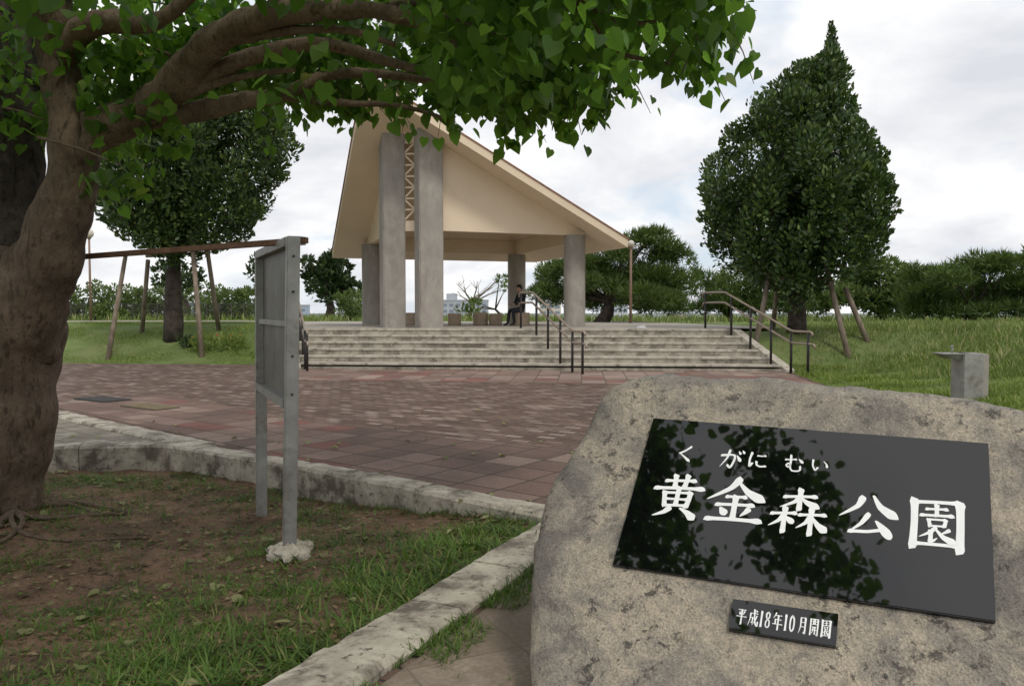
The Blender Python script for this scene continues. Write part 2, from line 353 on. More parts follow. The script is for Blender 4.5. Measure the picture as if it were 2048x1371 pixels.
mb.f = [(j * nx + i, j * nx + i + 1, (j + 1) * nx + i + 1, (j + 1) * nx + i) for j in range(len(ys) - 1) for i in range(nx - 1)]
gr = struct(mb.build('ground', 'grassground', smooth=True, recalc=False))
gr.data.materials.append(MT['far'])
gr.data.polygons.foreach_set('material_index', [1 if mb.v[p.vertices[0]][1] > 110 else 0 for p in gr.data.polygons])

def inpoly(p, poly):
    x, y = p; c = False; n = len(poly); j = n - 1
    for i in range(n):
        xi, yi = poly[i][:2]; xj, yj = poly[j][:2]
        if (yi > y) != (yj > y) and x < (xj - xi) * (y - yi) / (yj - yi) + xi: c = not c
        j = i
    return c
FARK = [(-11, 8.1), (-7, 8.3), (-5.0, 8.62), (-4.5, 8.75), (-4.0, 8.8), (-3.6, 8.73), (-3.2, 8.5), (-2.05, 7.7), (-1.16, 7.02), (-.51, 6.52), (.25, 5.92), (.62, 5.62)]
NEARK = [(.62, 5.62), (.46, 5.25), (.12, 4.56), (-.43, 3.42), (-1.0, 2.25), (-1.9, .5), (-2.9, -1.5)]
PLANT = FARK + NEARK[1:] + [(-11, -1.5)]
QUADP = [(-18, -3), (4.5, -3), (5.1, 8), (5.7, 12), (6.75, 19.1), (6.7, 19.6), (-5.4, 20.5), (-5.45, 21.8), (-9, 22.15), (-18, 23)]
def sheet(name, poly, hole, z, material):
    co = [Vector(p) for p in poly] + [Vector(p) for p in (hole or [])]
    n = len(poly); e = [(i, (i + 1) % n) for i in range(n)]
    if hole: k = len(hole); e += [(n + i, n + (i + 1) % k) for i in range(k)]
    v, _, f, *_r = delaunay_2d_cdt(co, e, [], 0, 1e-5)
    mb = MB(); mb.v = [(p[0], p[1], z) for p in v]
    for t in f:
        c = sum((v[i] for i in t), Vector((0, 0))) / len(t)
        if inpoly(c, poly) and not (hole and inpoly(c, hole)): mb.f.append(tuple(t))
    return struct(mb.build(name, material, recalc=False))
sheet('pavement', QUADP, PLANT, 0, 'brick')
sheet('pavement_border', [(-7.6, 12.7), (-3.05, 8.75), (-2.05, 7.72), (.25, 5.95), (2.6, 4.2), (4.6, 6.0), (.62, 8.5), (-2.8, 10.7), (-6.2, 14.2)], None, .004, 'tile')
sheet('pavement_step_border', [(-5.4, 20.28), (6.6, 19.4), (6.1, 15.6), (-5.0, 17.2)], None, .004, 'tilefar')
sheet('walkway', [(.66, 5.55), (.46, 5.2), (.14, 4.5), (-.40, 3.38), (-.97, 2.2), (-1.87, .45), (-2.85, -1.5), (3, -1.5), (3.4, 4.4), (1.6, 5.0)], None, .006, 'flagwalk')
sheet('stone_path', [(-9, 13.6), (-3.3, 8.75), (-4.0, 8.82), (-5.0, 8.66), (-7, 8.35), (-11, 8.12), (-11, 13.4)], None, .008, 'flag')
sheet('upper_plaza', [(-6.25, 22.75), (5.76, 21.85), (8.0, 23.5), (5.5, 36), (-9.5, 36), (-9.2, 29)], None, .993, 'plaza')
sheet('upper_path', [(-30, 31.5), (-9.3, 31.0), (-9.4, 33.2), (-30, 34)], None, 1.05, 'plaza')

def kerb(name, line, width, z0, z1, seg, side, material='limestone', jitter=.016):
    P = [np.array(p, float) for p in line]; L = [0]
    for a, b2 in zip(P, P[1:]): L.append(L[-1] + np.linalg.norm(b2 - a))
    def ev(s):
        s = min(max(s, 0), L[-1])
        for i in range(len(P) - 1):
            if s <= L[i + 1] + 1e-9:
                return P[i] + (P[i + 1] - P[i]) * ((s - L[i]) / max(L[i + 1] - L[i], 1e-9))
        return P[-1]
    def nr(s):
        d = ev(s + .15) - ev(s - .15); d /= np.linalg.norm(d); return np.array([-d[1], d[0]]) * side
    mb = MB(); n = max(1, int(L[-1] / seg)); ds = L[-1] / n
    for i in range(n):
        zt = z1 + U(-jitter, jitter) * .5; k = 9
        for q in range(k):
            s0 = i * ds + (.004 if q == 0 else 0) + q * ds / k; s1 = i * ds + (q + 1) * ds / k - (.004 if q == k - 1 else 0)
            a, b2 = ev(s0), ev(s1); na, nb = nr(s0) * width, nr(s1) * width
            c = .025
            pts = []
            for (p, nn) in ((a, na), (b2, nb)):
                u = nn / width
                nz = lambda f, h: noise.noise(Vector((p[0] * f, p[1] * f, h)))
                j1 = nz(6, 1) * .022; j2 = nz(6, 7) * .022; jz = nz(7, 3) * .011
                p = p + u * j1; nn = nn + u * (j2 - j1)
                pts.append([np.array([*(p), z0]), np.array([*(p), zt - c]), np.array([*(p + u * c), zt + jz]), np.array([*(p + nn * .5), zt + jz * .3 + .004]), np.array([*(p + nn - u * c), zt - jz]), np.array([*(p + nn), zt - c]), np.array([*(p + nn), z0])])
            vs = pts[0] + pts[1]; fs = [(j, j + 1, 8 + j, 7 + j) for j in range(6)]
            if q == 0: fs.append((6, 5, 4, 3, 2, 1, 0))
            if q == k - 1: fs.append((7, 8, 9, 10, 11, 12, 13))
            mb.add(vs, fs)
    return mb.build(name, material)
k1 = struct(kerb('kerb', FARK, .27, -.5, .055, .75, -1))
k2 = struct(kerb('kerb', NEARK, .33, -.5, .045, .62, -1))
k3 = struct(kerb('kerb', [(-9, 13.62), (-3.25, 8.72)], .3, -.2, .05, .8, -1))

# soil -------------------------------------------------------------
def S(x, y):
    dn = (np.asarray(x) - .05) * -.895 + (np.asarray(y) - 4.91) * .445
    z = -.035 - .17 * smooth(dn / 2.6) + .022 * vnoise(x, y, 2.2) + .012 * vnoise(np.asarray(x) * 3, np.asarray(y) * 3, 2)
    z = z + .09 * np.exp(-((np.asarray(x) + 4.2) ** 2 + (np.asarray(y) - 6.4) ** 2) / .8)
    return z
gx = np.arange(-8, .7, .05); gy = np.arange(.2, 8.7, .05)
GX, GY = np.meshgrid(gx, gy); GZ = S(GX, GY)
mb = MB(); mb.v = [(a_, b_, c_ + .014 * noise.noise(Vector((a_ * 6, b_ * 6, 0))) + .010 * noise.noise(Vector((a_ * 15, b_ * 15, 3)))) for a_, b_, c_ in np.stack([GX.ravel(), GY.ravel(), GZ.ravel()], 1)]
n_ = len(gx)
for j in range(len(gy) - 1):
    for i in range(n_ - 1):
        if inpoly((gx[i] + .025, gy[j] + .025), PLANT): mb.f.append((j * n_ + i, j * n_ + i + 1, (j + 1) * n_ + i + 1, (j + 1) * n_ + i))
struct(mb.build('soil', 'soil', smooth=True, recalc=False))

def soil_ok(x, y): return inpoly((x, y), PLANT)
def near_dn(x, y): return (x - .05) * -.895 + (y - 4.91) * .445
pos = []; sz = []
tries = 0
while len(pos) < 4300 and tries < 120000:
    tries += 1
    x, y = U(-6.5, .5), U(2.2, 8.3)
    if not soil_ok(x, y): continue
    dn = near_dn(x, y)
    if dn < .03: continue
    pn = .5 + .5 * vnoise(x * 1.4, y * 1.4, 1.25)
    dens = .06 + .8 * math.exp(-(dn / 1.3) ** 2) + .6 * max(0, pn - .48) * 2
    if y > 6.6: dens += .2
    if dn < 2.2 and y < 4.6: dens += .3
    dens *= .2 + 1.15 * max(0, .5 + .7 * vnoise(x + 5, y - 2, 2.6))
    if random.random() > dens: continue
    pos.append((x, y)); sz.append(U(.026, .066) + .034 * math.exp(-(dn / .8) ** 2))
PP = []; DD = []; NN = []; SS = []
for (x, y), s in zip(pos, sz):
    k = random.randint(8, 15)
    for _ in range(k):
        a = U(0, 6.28); l = U(.4, 2.2); rx, ry = x + .07 * math.cos(a) * U(0, 1), y + .07 * math.sin(a) * U(0, 1)
        PP.append((rx, ry, float(S(rx, ry)) - .005)); DD.append((math.cos(a) * l, math.sin(a) * l, 1)); NN.append((math.cos(a), math.sin(a), -.2)); SS.append(s * U(.6, 1.8))
for _ in range(6500):
    t = U(0, 1) ** .8; i = 1 + min(int(t * 4), 3); f = t * 4 - (i - 1)
    a, b2 = np.array(NEARK[i]), np.array(NEARK[i + 1]); p = a + (b2 - a) * f + np.array([.895, -.445]) * U(0.0, 1) ** 1.5 * .2
    if vnoise(p[0] * 2, p[1] * 2, 2) < -.5: continue
    an = U(0, 6.28); l = U(.3, 1.6)
    PP.append((p[0], p[1], .0)); DD.append((math.cos(an) * l, math.sin(an) * l, 1)); NN.append((math.cos(an), math.sin(an), -.2)); SS.append(U(.03, .09))
o = leaf_mesh('grass', 'grass', (BLADE[0] * np.array([1.3, 1, 1]), BLADE[1]), PP, DD, NN, np.array(SS)); tag(o, 'green grass tufts growing in the sunken soil bed and beside its kerb', 'grass', kind='stuff')
PP = []; DD = []; NN = []; SS = []; P3 = []; D3 = []; N3 = []; S3 = []
while len(PP) < 6500:
    x, y = U(-5.5, .4), U(2.4, 8.2)
    if not soil_ok(x, y) or random.random() > max(0, .2 + .7 * vnoise(x * 1.2 + 3, y * 1.2, 1.6)): continue
    a = U(0, 6.28); PP.append((x, y, float(S(x, y)) + U(.005, .03))); DD.append((math.cos(a), math.sin(a), .25)); NN.append((U(-.3, .3), U(-.3, .3), 1)); SS.append(U(.018, .045))
while len(P3) < 6000:
    x, y = U(-5.5, .4), U(2.4, 8.2)
    if not soil_ok(x, y) or random.random() > .25 + .6 * max(0, vnoise(x + 1, y * 1.3, 1.9)): continue
    a = U(0, 6.28); P3.append((x, y, float(S(x, y)) + U(.004, .018))); D3.append((math.cos(a), math.sin(a), U(-.1, .3))); N3.append((U(-.5, .5), U(-.5, .5), 1)); S3.append(U(.015, .06))
o = leaf_mesh('ground_weeds', 'grass', OVAL, PP, DD, NN, np.array(SS)); tag(o, 'tiny round leaved weeds creeping over the bare soil bed', 'weeds', kind='stuff')
o = leaf_mesh('dry_litter', 'litter', QUAD, P3, D3, N3, np.array(S3)); tag(o, 'brown dry leaf litter scattered over the soil bed', 'leaf litter', kind='stuff')
PP = []; DD = []; NN = []; SS = []
def tuft(x, y, n, s, z=0):
    for _ in range(n):
        a = U(0, 6.28); l = U(.3, 1.8); PP.append((x + U(-.03, .03), y + U(-.03, .03), z)); DD.append((math.cos(a) * l, math.sin(a) * l, 1)); NN.append((math.cos(a), math.sin(a), -.2)); SS.append(s * U(.5, 1.4))
for _ in range(60):
    t = U(.25, .98); q = t * (len(FARK) - 2); i = int(q); a, b2 = np.array(FARK[i]), np.array(FARK[i + 1]); p = a + (b2 - a) * (q - i) + np.array([.03, .04]); tuft(p[0], p[1], random.randint(3, 8), .035)
for _ in range(40): tuft(U(-5, 1.5), U(6.8, 13), random.randint(3, 6), .025)
for _ in range(70): x = U(-5.2, 6.5); tuft(x, 20.27 - .075 * (x + 5.4), random.randint(3, 7), .06)
for _ in range(60): tuft(U(-.3, 1.0), U(2.2, 4.6), random.randint(3, 7), .03)
pos_ok = [not (soil_ok(p[0], p[1])) for p in PP]
PP = [p for p, k in zip(PP, pos_ok) if k]; DD = [p for p, k in zip(DD, pos_ok) if k]; NN = [p for p, k in zip(NN, pos_ok) if k]; SS = [p for p, k in zip(SS, pos_ok) if k]
o = leaf_mesh('joint_grass', 'grass', (BLADE[0] * np.array([1.5, 1, 1]), BLADE[1]), PP, DD, NN, np.array(SS)); tag(o, 'small grass tufts sprouting from the paving joints and step foot', 'grass', kind='stuff')

def blades(n, xr, yr, hfun, cond, lo, hi, name, m, label, lean=.6, width=None):
    x = rng.uniform(*xr, n); y = rng.uniform(*yr, n); ok = cond(x, y); x, y = x[ok], y[ok]; z = H(x, y)
    a = rng.uniform(0, 6.28, len(x)); l = rng.uniform(.1, lean, len(x))
    d = np.stack([np.cos(a) * l, np.sin(a) * l, np.ones_like(a)], 1); nn = np.stack([np.cos(a), np.sin(a), -.2 * np.ones_like(a)], 1)
    s = rng.uniform(lo, hi, len(x)) * hfun(x, y)
    o = leaf_mesh(name, m, BLADE if width is None else (BLADE[0] * np.array([width, 1, 1]), BLADE[1]), np.stack([x, y, z - .01], 1), d, nn, s); return tag(o, label, 'grass', kind='stuff')
blades(60000, (-16, -5.6), (21.6, 30), lambda x, y: .7 + .5 * np.clip(vnoise(x, y, 1.2), -1, 1), lambda x, y: (y > 21.75 + np.maximum(-x - 5, 0) * .1) & (x < -5.5 - .34 * (y - 20.3)), .05, .11, 'lawn', 'lawn', 'short green lawn on the bank left of the steps', .9, 2.2)
blades(80000, (5, 21), (9, 30), lambda x, y: .45 + .55 * smooth((x - 5 - (y - 8) * .15) / 5) + .22 * vnoise(x, y, .9), lambda x, y: (x > 5.05 + (y - 8) * .15) & (x > 6.75 - .34 * (y - 19.4)), .10, .32, 'wild_grass', 'wild', 'tall wild grass with pale seed heads on the bank right of the steps', .7, 1.5)
blades(60000, (5, 11), (9.5, 20), lambda x, y: .8 + .5 * vnoise(x, y, 1.7), lambda x, y: (x > 5.05 + (y - 8) * .15), .06, .15, 'weedy_grass', 'lawn', 'low weedy grass at the foot of the right bank near the boulder', 1.2, 2.2)
blades(8000, (-30, 30), (36, 50), lambda x, y: 1 + 0 * x, lambda x, y: x == x, .2, .5, 'verge_grass', 'wild', 'rough green verge behind the upper plaza', .6, 2.0)

# ------------------------------------------------------------------ stairs
FL = np.array([-5.4, 20.3]); FR = np.array([6.6, 19.4]); TV = np.array([-.137, .397]); RISE = .165
st = thing('staircase', 'wide weathered limestone staircase of six steps up to the pavilion', 'steps', (0.6, 19.85, 0))
for i in range(6):
    a = FL + TV * i; b2 = FR + TV * i; z0 = RISE * i; z1 = RISE * (i + 1) - .05
    dep = TV * (1.0 if i < 5 else 1.3)
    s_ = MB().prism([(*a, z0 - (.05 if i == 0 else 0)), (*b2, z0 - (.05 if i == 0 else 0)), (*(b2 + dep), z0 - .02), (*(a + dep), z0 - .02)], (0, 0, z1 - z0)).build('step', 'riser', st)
    e = (FR - FL) / np.linalg.norm(FR - FL); nrm2 = np.array([e[1], -e[0]]) * .02
    mb = MB(); L = np.linalg.norm(FR - FL); k = 14
    for q in range(k):
        p0 = a + e * (L * q / k + .006) + nrm2; p1 = a + e * (L * (q + 1) / k - .006) + nrm2
        zz = z1 + .002 + U(-.002, .002)
        mb.prism([(*p0, zz), (*p1, zz), (*(p1 + dep - nrm2), zz), (*(p0 + dep - nrm2), zz)], (0, 0, .05))
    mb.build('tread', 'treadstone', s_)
for (E, sg) in ((FL, -1), (FR, 1)):
    off = np.array([.22, 0]) * sg
    a = E - TV * .3; b2 = E + TV * 5.6
    mb = MB(); pl = [(*a, -.1), (*b2, -.1), (*b2, .985), (*(E + TV * 5), .985), (*a, .06)]
    mb.prism(pl, (*off, 0)).build('side_wall', 'treadstone', st)

qd = np.array([-.325, .946])
def make_rail(b0, label):
    r = thing('handrail', label, 'handrail', (*b0, 0), 'metal handrails on the steps')
    def pt(t, z): p = np.array(b0) + qd * t; return (p[0], p[1], z)
    for t, z in ((0, 0), (.6, 0), (1.36, .165), (2.2, .495), (3.05, .825), (4.3, .99)):
        top = 1.0 + (0 if t < .7 else min((t - .6) / 2.75, 1) * .99)
        MB().tube([pt(t, z - .02), pt(t, top - .02)], .032, 10).build('post', 'postdark', r, smooth=True)
    for hh, nm, ex in ((1.0, 'top_rail', .12), (.72, 'lower_rail', .2)):
        pts = []
        for t, z in ((-ex - .02, hh - .10), (-ex, hh - .02), (-ex + .08, hh), (.5, hh), (.62, hh + .02), (.75, hh + .06), (3.2, hh + .93), (3.35, hh + .98), (3.5, hh + .99), (4.3, hh + .99), (4.42, hh + .97), (4.46, hh + .88)):
            pts.append(pt(t, z))
        MB().tube(pts, .027, 10).build(nm, 'railmetal', r, smooth=True)
    return r
make_rail((1.65, 18.6), 'metal handrail with two rails in the middle of the steps')
make_rail((6.85, 18.4), 'metal handrail with two rails at the right grassy end of the steps')
make_rail((-5.05, 19.6), 'metal handrail at the left end of the steps, half behind the notice board')
w = MB()
for k in range(3): w.box(np.array([3.4 + .06 * k, 21.35 + .02 * (k % 2), RISE * 5 + .215]), (.10, .14, .06 + .02 * (k % 3)), U(0, 3))
tag(w.build('crumpled_bag', 'white', bevel=.02), 'small white crumpled bag lying on the upper steps', 'litter')

# ------------------------------------------------------------------ pavilion
e1 = np.array([.9455, .3256, 0]); e2 = np.array([-.3256, .9455, 0]); K = np.array([-3.15, 22.75, 0]); LL = 5.36; OV = 1.2; PZ = .99
def W(a, b, z): return K + e1 * a + e2 * b + np.array([0, 0, z])
def zt(a): return 7.75 - 4.15 * (a + OV) / (LL + 2 * OV)
pv = thing('pavilion', 'open concrete pavilion with a beige corner roof above the steps', 'pavilion', W(LL / 2, LL / 2, PZ))
def roofmesh(grow, zoff, th):
    lo, hi = -OV - grow, LL + OV + grow
    cs = [(lo, lo), (hi, lo), (hi, hi), (lo, hi)]; zz = [zt(lo), zt(hi), zt(hi), zt(hi)]
    top = [W(a, b, z + zoff) for (a, b), z in zip(cs, zz)]; bot = [p - np.array([0, 0, th]) for p in top]
    return MB().add(top + bot, [(0, 1, 2), (0, 2, 3), (6, 5, 4), (7, 6, 4), (0, 4, 5, 1), (1, 5, 6, 2), (2, 6, 7, 3), (3, 7, 4, 0)])
rf = roofmesh(0, 0, .24).build('roof', 'soffit', pv)
roofmesh(.03, .038, .035).build('roof_tiles', 'rooftile', rf)
ZB = 3.78
def wall(a0, a1, swap):
    def P(a, b, z): return W(b, a, z) if swap else W(a, b, z)
    pl = [P(a0, -.11, ZB), P(a1, -.11, ZB), P(a1, -.11, zt(a1) - .22), P(a0, -.11, zt(a0) - .22)]
    v = (e1 if swap else e2) * .22
    return MB().prism(pl, v)
wall(.8, LL + .28, False).build('gable_wall', 'beige', pv)
wall(.8, LL + .28, True).build('gable_wall', 'beige', pv)
for sw in (0, 1):
    def P(a, b, z): return W(b, a, z) if sw else W(a, b, z)
    pl = [P(LL - .1, .12, 3.55), P(LL - .1, LL + .1, 3.55), P(LL - .1, LL + .1, zt(LL) - .2), P(LL - .1, .12, zt(LL) - .2)]
    MB().prism(pl, (e2 if sw else e1) * .2).build('beam', 'beige', pv)
def pillar(a, b, h):
    c = [(a - h, b - h), (a + h, b - h), (a + h, b + h), (a - h, b + h)]
    bot = [W(x, y, PZ - .05) for x, y in c]; top = [W(x, y, zt(max(x, y)) - .2) for x, y in c]
    MB().add(bot + top, [(3, 2, 1, 0), (4, 5, 6, 7), (0, 1, 5, 4), (1, 2, 6, 5), (2, 3, 7, 6), (3, 0, 4, 7)]).build('pillar', 'concrete', pv, bevel=.03)
pillar(.80, 0, .35); pillar(-.10, .84, .33)
def column(a, b, zz):
    p = W(a, b, PZ - .05); MB().lathe([(.33, 0), (.33, zz - PZ + .05)], p, 28).build('column', 'concrete', pv, smooth=False)
column(LL, 0, ZB); column(0, LL, ZB); column(LL, LL, 3.55)
A_ = W(.56, .42, 0); B_ = W(.16, .62, 0); dv = (B_ - A_); thn = np.array([-dv[1], dv[0], 0]); thn = thn / np.linalg.norm(thn) * .08
mb = MB()
def lat(p, z0, q, z1, wd):
    P0 = A_ + dv * p + np.array([0, 0, z0]); P1 = A_ + dv * q + np.array([0, 0, z1]); d = P1 - P0
    if abs(q - p) < 1e-6: wv = dv / np.linalg.norm(dv) * wd
    else: wv = np.array([0, 0, wd])
    mb.prism([P0 - wv / 2 - thn / 2, P1 - wv / 2 - thn / 2, P1 + wv / 2 - thn / 2, P0 + wv / 2 - thn / 2], thn)
lat(.12, 3.9, .12, 6.5, .05); lat(.9, 3.9, .9, 6.5, .05)
lat(0, 3.95, 1, 3.95, .3); lat(0, 6.5, 1, 6.5, .3)
nz = 7
for i in range(nz):
    z0 = 4.1 + i * 2.25 / nz; z1 = z0 + 2.25 / nz
    lat(.13, z0 if i % 2 else z1, .89, z1 if i % 2 else z0, .06)
    lat(.13, z1, .89, z1, .045)
mb.build('lattice', 'beige', pv)

def stool(px, d, r, h, label, group=None):
    p = at(px, 640, d); p[2] = PZ + .003
    o = MB().lathe([(r * .93, 0), (r, .03), (r, h - .03), (r * .94, h)], (p[0], p[1], 0), 18)
    ob = o.build('stone_stool', 'stool', loc=(p[0], p[1], 0)); ob.location.z = p[2]
    return tag(ob, label, 'stool', group)
stool(822, 27.5, .24, .42, 'beige stone stool between the pavilion pillars')
stool(909, 26.5, .22, .40, 'beige stone stool right of the tall pillars, standing alone')
stool(961, 26.8, .25, .43, 'taller beige stone stool beside the bare sapling view, middle of three')
stool(991, 26.6, .22, .38, 'short beige stone stool nearest left of the seated person')
stool(1043, 26.0, .27, .43, 'beige stone stool that the person in black sits on')

def person():
    base = at(1043, 640, 26.0); base[2] = PZ
    fw = np.array([-.86, -.51, 0]); fw /= np.linalg.norm(fw); sd = np.array([-fw[1], fw[0], 0])
    root = thing('person', 'person in black clothes sitting on a stone stool looking down at their hands', 'person', base)
    J = []; E = []; R = []
    def j(f, s, z, r, parent=None):
        J.append(fw * f + sd * s + np.array([0, 0, z])); R.append(r)
        if parent is not None: E.append((parent, len(J) - 1))
        return len(J) - 1
    pel = j(0, 0, .54, .135); sp = j(-.01, 0, .72, .13, pel); ch = j(.02, 0, .92, .15, sp); nk0 = j(.05, 0, 1.06, .07, ch); nk = j(.08, 0, 1.11, .05, nk0)
    hd = j(.11, 0, 1.17, .072, nk); hd2 = j(.10, 0, 1.235, .09, hd); hd3 = j(.08, 0, 1.29, .065, hd2)
    nose = j(.195, 0, 1.19, .013, hd)
    for s in (-1, 1):
        hp = j(.03, .1 * s, .52, .10, pel); kn = j(.40, .11 * s + (.03 if s > 0 else 0), .50, .068, hp)
        fx = .38 if s > 0 else .47
        an = j(fx - .03, .12 * s, .11, .043, kn); j(fx + .05, .12 * s, .045, .042, an); j(fx + .14, .13 * s, .04, .032, len(J) - 1)
        sh = j(.01, .19 * s, 1.0, .068, ch); el = j(.10, .24 * s, .74, .05, sh); wr = j(.30, .10 * s, .70, .032, el); pm = j(.37, .07 * s, .70, .034, wr)
        for k in range(4): f1 = j(.415, (.07 + (.03 - .02 * k)) * s, .705, .0095, pm); j(.445 - .004 * k, (.07 + (.03 - .02 * k)) * s, .685, .0085, f1)
        t1 = j(.37, (.07 - .035) * s, .735, .010, pm); j(.40, .03 * s, .74, .009, t1)
    me = bpy.data.meshes.new('body'); bm = bmesh.new(); ly = bm.verts.layers.skin.verify()
    vs = [bm.verts.new(p) for p in J]
    for v, r in zip(vs, R): v[ly].radius = (r, r)
    vs[0][ly].use_root = True
    for a, b2 in E: bm.edges.new((vs[a], vs[b2]))
    bm.to_mesh(me); bm.free()
    tmp = bpy.data.objects.new('tmp', me); COL.objects.link(tmp)
    tmp.modifiers.new('s', 'SKIN'); sb = tmp.modifiers.new('u', 'SUBSURF'); sb.levels = 2; sb.render_levels = 2
    dg = bpy.context.evaluated_depsgraph_get(); m2 = bpy.data.meshes.new_from_object(tmp.evaluated_get(dg)); bpy.data.objects.remove(tmp)
    m2.name = 'body'; m2.materials.clear()
    for k in ('black', 'trouser', 'skin', 'postdark'): m2.materials.append(MT[k])
    for p in m2.polygons:
        c = np.array(p.center); f = c @ fw; z = c[2]
        i = 0
        if z > 1.09: i = 2
        elif f > .325 and .6 < z < .8: i = 2
        elif z < .09: i = 3
        elif z < .585: i = 1
        p.material_index = i; p.use_smooth = True
    b = bpy.data.objects.new('body', m2); COL.objects.link(b); b.parent = root
    hb = MB(); n = 14; c = fw * .085 + np.array([0, 0, 1.235]); vs = []; fs = []
    for i in range(9):
        for k in range(n):
            a = 2 * math.pi * k / n; ph = i / 8 * (1.75 + .5 * (-math.cos(a)))
            vs.append(c + base + fw * (.108 * math.sin(ph) * math.cos(a)) + sd * (.098 * math.sin(ph) * math.sin(a)) + np.array([0, 0, .118 * math.cos(ph)]))
    for i in range(8):
        for k in range(n): fs.append((i * n + k, i * n + (k + 1) % n, (i + 1) * n + (k + 1) % n, (i + 1) * n + k))
    hb.add(vs, fs).build('hair', 'hair', root, smooth=True)
person()

# ------------------------------------------------------------------ lamp posts
def lamp(px, pytop, Yd, zb, label, gr_):
    p = at(px, pytop, Yd); t = thing('lamp_post', label, 'lamp post', (p[0], p[1], zb), 'globe lamp posts')
    MB().tube([(p[0], p[1], zb), (p[0], p[1], p[2] - gr_)], [.06, .045], 10).build('pole', 'lamppole', t, smooth=True)
    MB().lathe([(.05, -gr_ - .05), (.09, -gr_ - .02), (.09, -gr_ + .03), (.06, -gr_ + .05)], p, 12).build('collar', 'lamppole', t)
    MB().lathe([(gr_ * math.sin(q), -gr_ * math.cos(q)) for q in np.linspace(.25, 3.1, 12)], p, 18).build('globe', 'lampglobe', t, smooth=True)
lamp(178, 467, 36, .95, 'brown lamp post with pale globe behind the staked tree on the left', .2)
lamp(1262, 487, 31, .9, 'brown lamp post with pale globe at the right roof corner of the pavilion', .13)

# ------------------------------------------------------------------ monument
c4 = [(1307, 835), (1977, 885), (1992, 1242), (1225, 1128)]
r4 = [ray(*c) for c in c4]
M3 = np.stack([-r4[1], r4[2], -r4[3]], 1); sol = np.linalg.solve(M3, -r4[0])
SCL = 3.6; CAMP = np.array([0, 0, CAMH])
TL, TR, BR, BL = [CAMP + r * k * SCL for r, k in zip(r4, (1, *sol))]
ex = TR - TL; ey = BL - TL; PWD = np.linalg.norm(ex); PHT = np.linalg.norm(ey)
nn = np.cross(ey, ex); nn /= np.linalg.norm(nn)
if nn @ (CAMP - TL) < 0: nn = -nn
exu = ex / PWD; eyu = ey / PHT
def face_st(px, py, off=0.0):
    r = ray(px, py); o = TL + nn * off; k = ((o - CAMP) @ nn) / (r @ nn); p = CAMP + r * k - o
    m = np.stack([exu, eyu, nn], 1); q = np.linalg.solve(m, p); return q[0], q[1]
def fp(s, t, off=0.0): return TL + exu * s + eyu * t + nn * off
mon = thing('stone_monument', 'large pale boulder carrying black granite park name plaques', 'monument', (1.6, 3.0, 0))
cont = [(1056, 1371), (1052, 1290), (1056, 1180), (1062, 1085), (1084, 1005), (1102, 955), (1135, 900), (1168, 845), (1190, 802), (1218, 764), (1256, 748), (1310, 742), (1420, 746), (1510, 751), (1600, 757), (1700, 766), (1800, 773), (1900, 782), (1980, 795), (2060, 810)]
cst = [face_st(x, y, -.05) for x, y in cont]
smx = max(s for s, t in cst); tb = cst[0][1] + .18
ring = cst + [(smx + .25, cst[-1][1] + .12), (smx + .38, .3), (smx + .42, .7), (smx + .36, 1.1), (smx + .1, tb - .05)]
ring += [(smx - .4, tb), (smx - .9, tb), (.4, tb), (.1, tb), (cst[0][0] + .06, tb)]
RP = np.array(ring); seg = np.linalg.norm(np.roll(RP, -1, 0) - RP, axis=1); cum = np.concatenate([[0], np.cumsum(seg)]); NR = 260
rs = []
for q in np.linspace(0, cum[-1], NR, endpoint=False):
    i = min(np.searchsorted(cum, q, 'right') - 1, len(RP) - 1); f = (q - cum[i]) / max(seg[i], 1e-9); rs.append(RP[i] + (RP[(i + 1) % len(RP)] - RP[i]) * f)
rs = np.array(rs); cen = np.array([.66, .45])
back = np.array([.30, .95, -.15]); back /= np.linalg.norm(back)
loops = []
for k, off in ((.0001, -.02), (.1, -.02), (.2, -.02), (.3, -.02), (.4, -.02), (.5, -.02), (.58, -.02), (.64, -.02), (.69, -.02), (.73, -.02), (.77, -.02), (.80, -.021), (.83, -.022), (.86, -.023), (.885, -.024), (.91, -.028), (.93, -.033), (.95, -.04), (.97, -.052), (.985, -.07), (.995, -.09), (1.0, -.12), (1.002, -.16)):
    loops.append([fp(*(cen + (p - cen) * k), off) for p in rs])
NF = len(loops)
for k, bo in ((1.0, .05), (.992, .12), (.98, .2), (.95, .32), (.88, .42), (.75, .5), (.5, .55), (.2, .57), (.001, .57)):
    loops.append([fp(*(cen + (p - cen) * k), -.16) + back * bo for p in rs])
vs = []; fs = []
for li, lp in enumerate(loops):
    for p in lp:
        q = Vector(p); amp = .006 if li < 11 else (.013 if li < 18 else .020)
        dn_ = noise.noise(q * 3.1) * amp * .9 + noise.noise(q * 9) * amp * .7 + noise.noise(q * 24) * amp * .5 + noise.noise(q * 50) * amp * .3
        p2 = p + nn * dn_ + (np.array([0, 0, 1]) * dn_ * .5 if li > 18 else 0)
        p2[2] = max(p2[2], -.12); vs.append(p2)
for i in range(len(loops) - 1):
    for k in range(NR): fs.append((i * NR + k, i * NR + (k + 1) % NR, (i + 1) * NR + (k + 1) % NR, (i + 1) * NR + k))
MB().add(vs, fs).build('boulder', 'boulder', mon, smooth=True)
def slab(c, off, th): return MB().prism([p - nn * th + nn * off for p in c], nn * th)
plq = slab([TL, TR, BR, BL], .0, .045).build('name_plaque', 'granite', mon, bevel=.003)
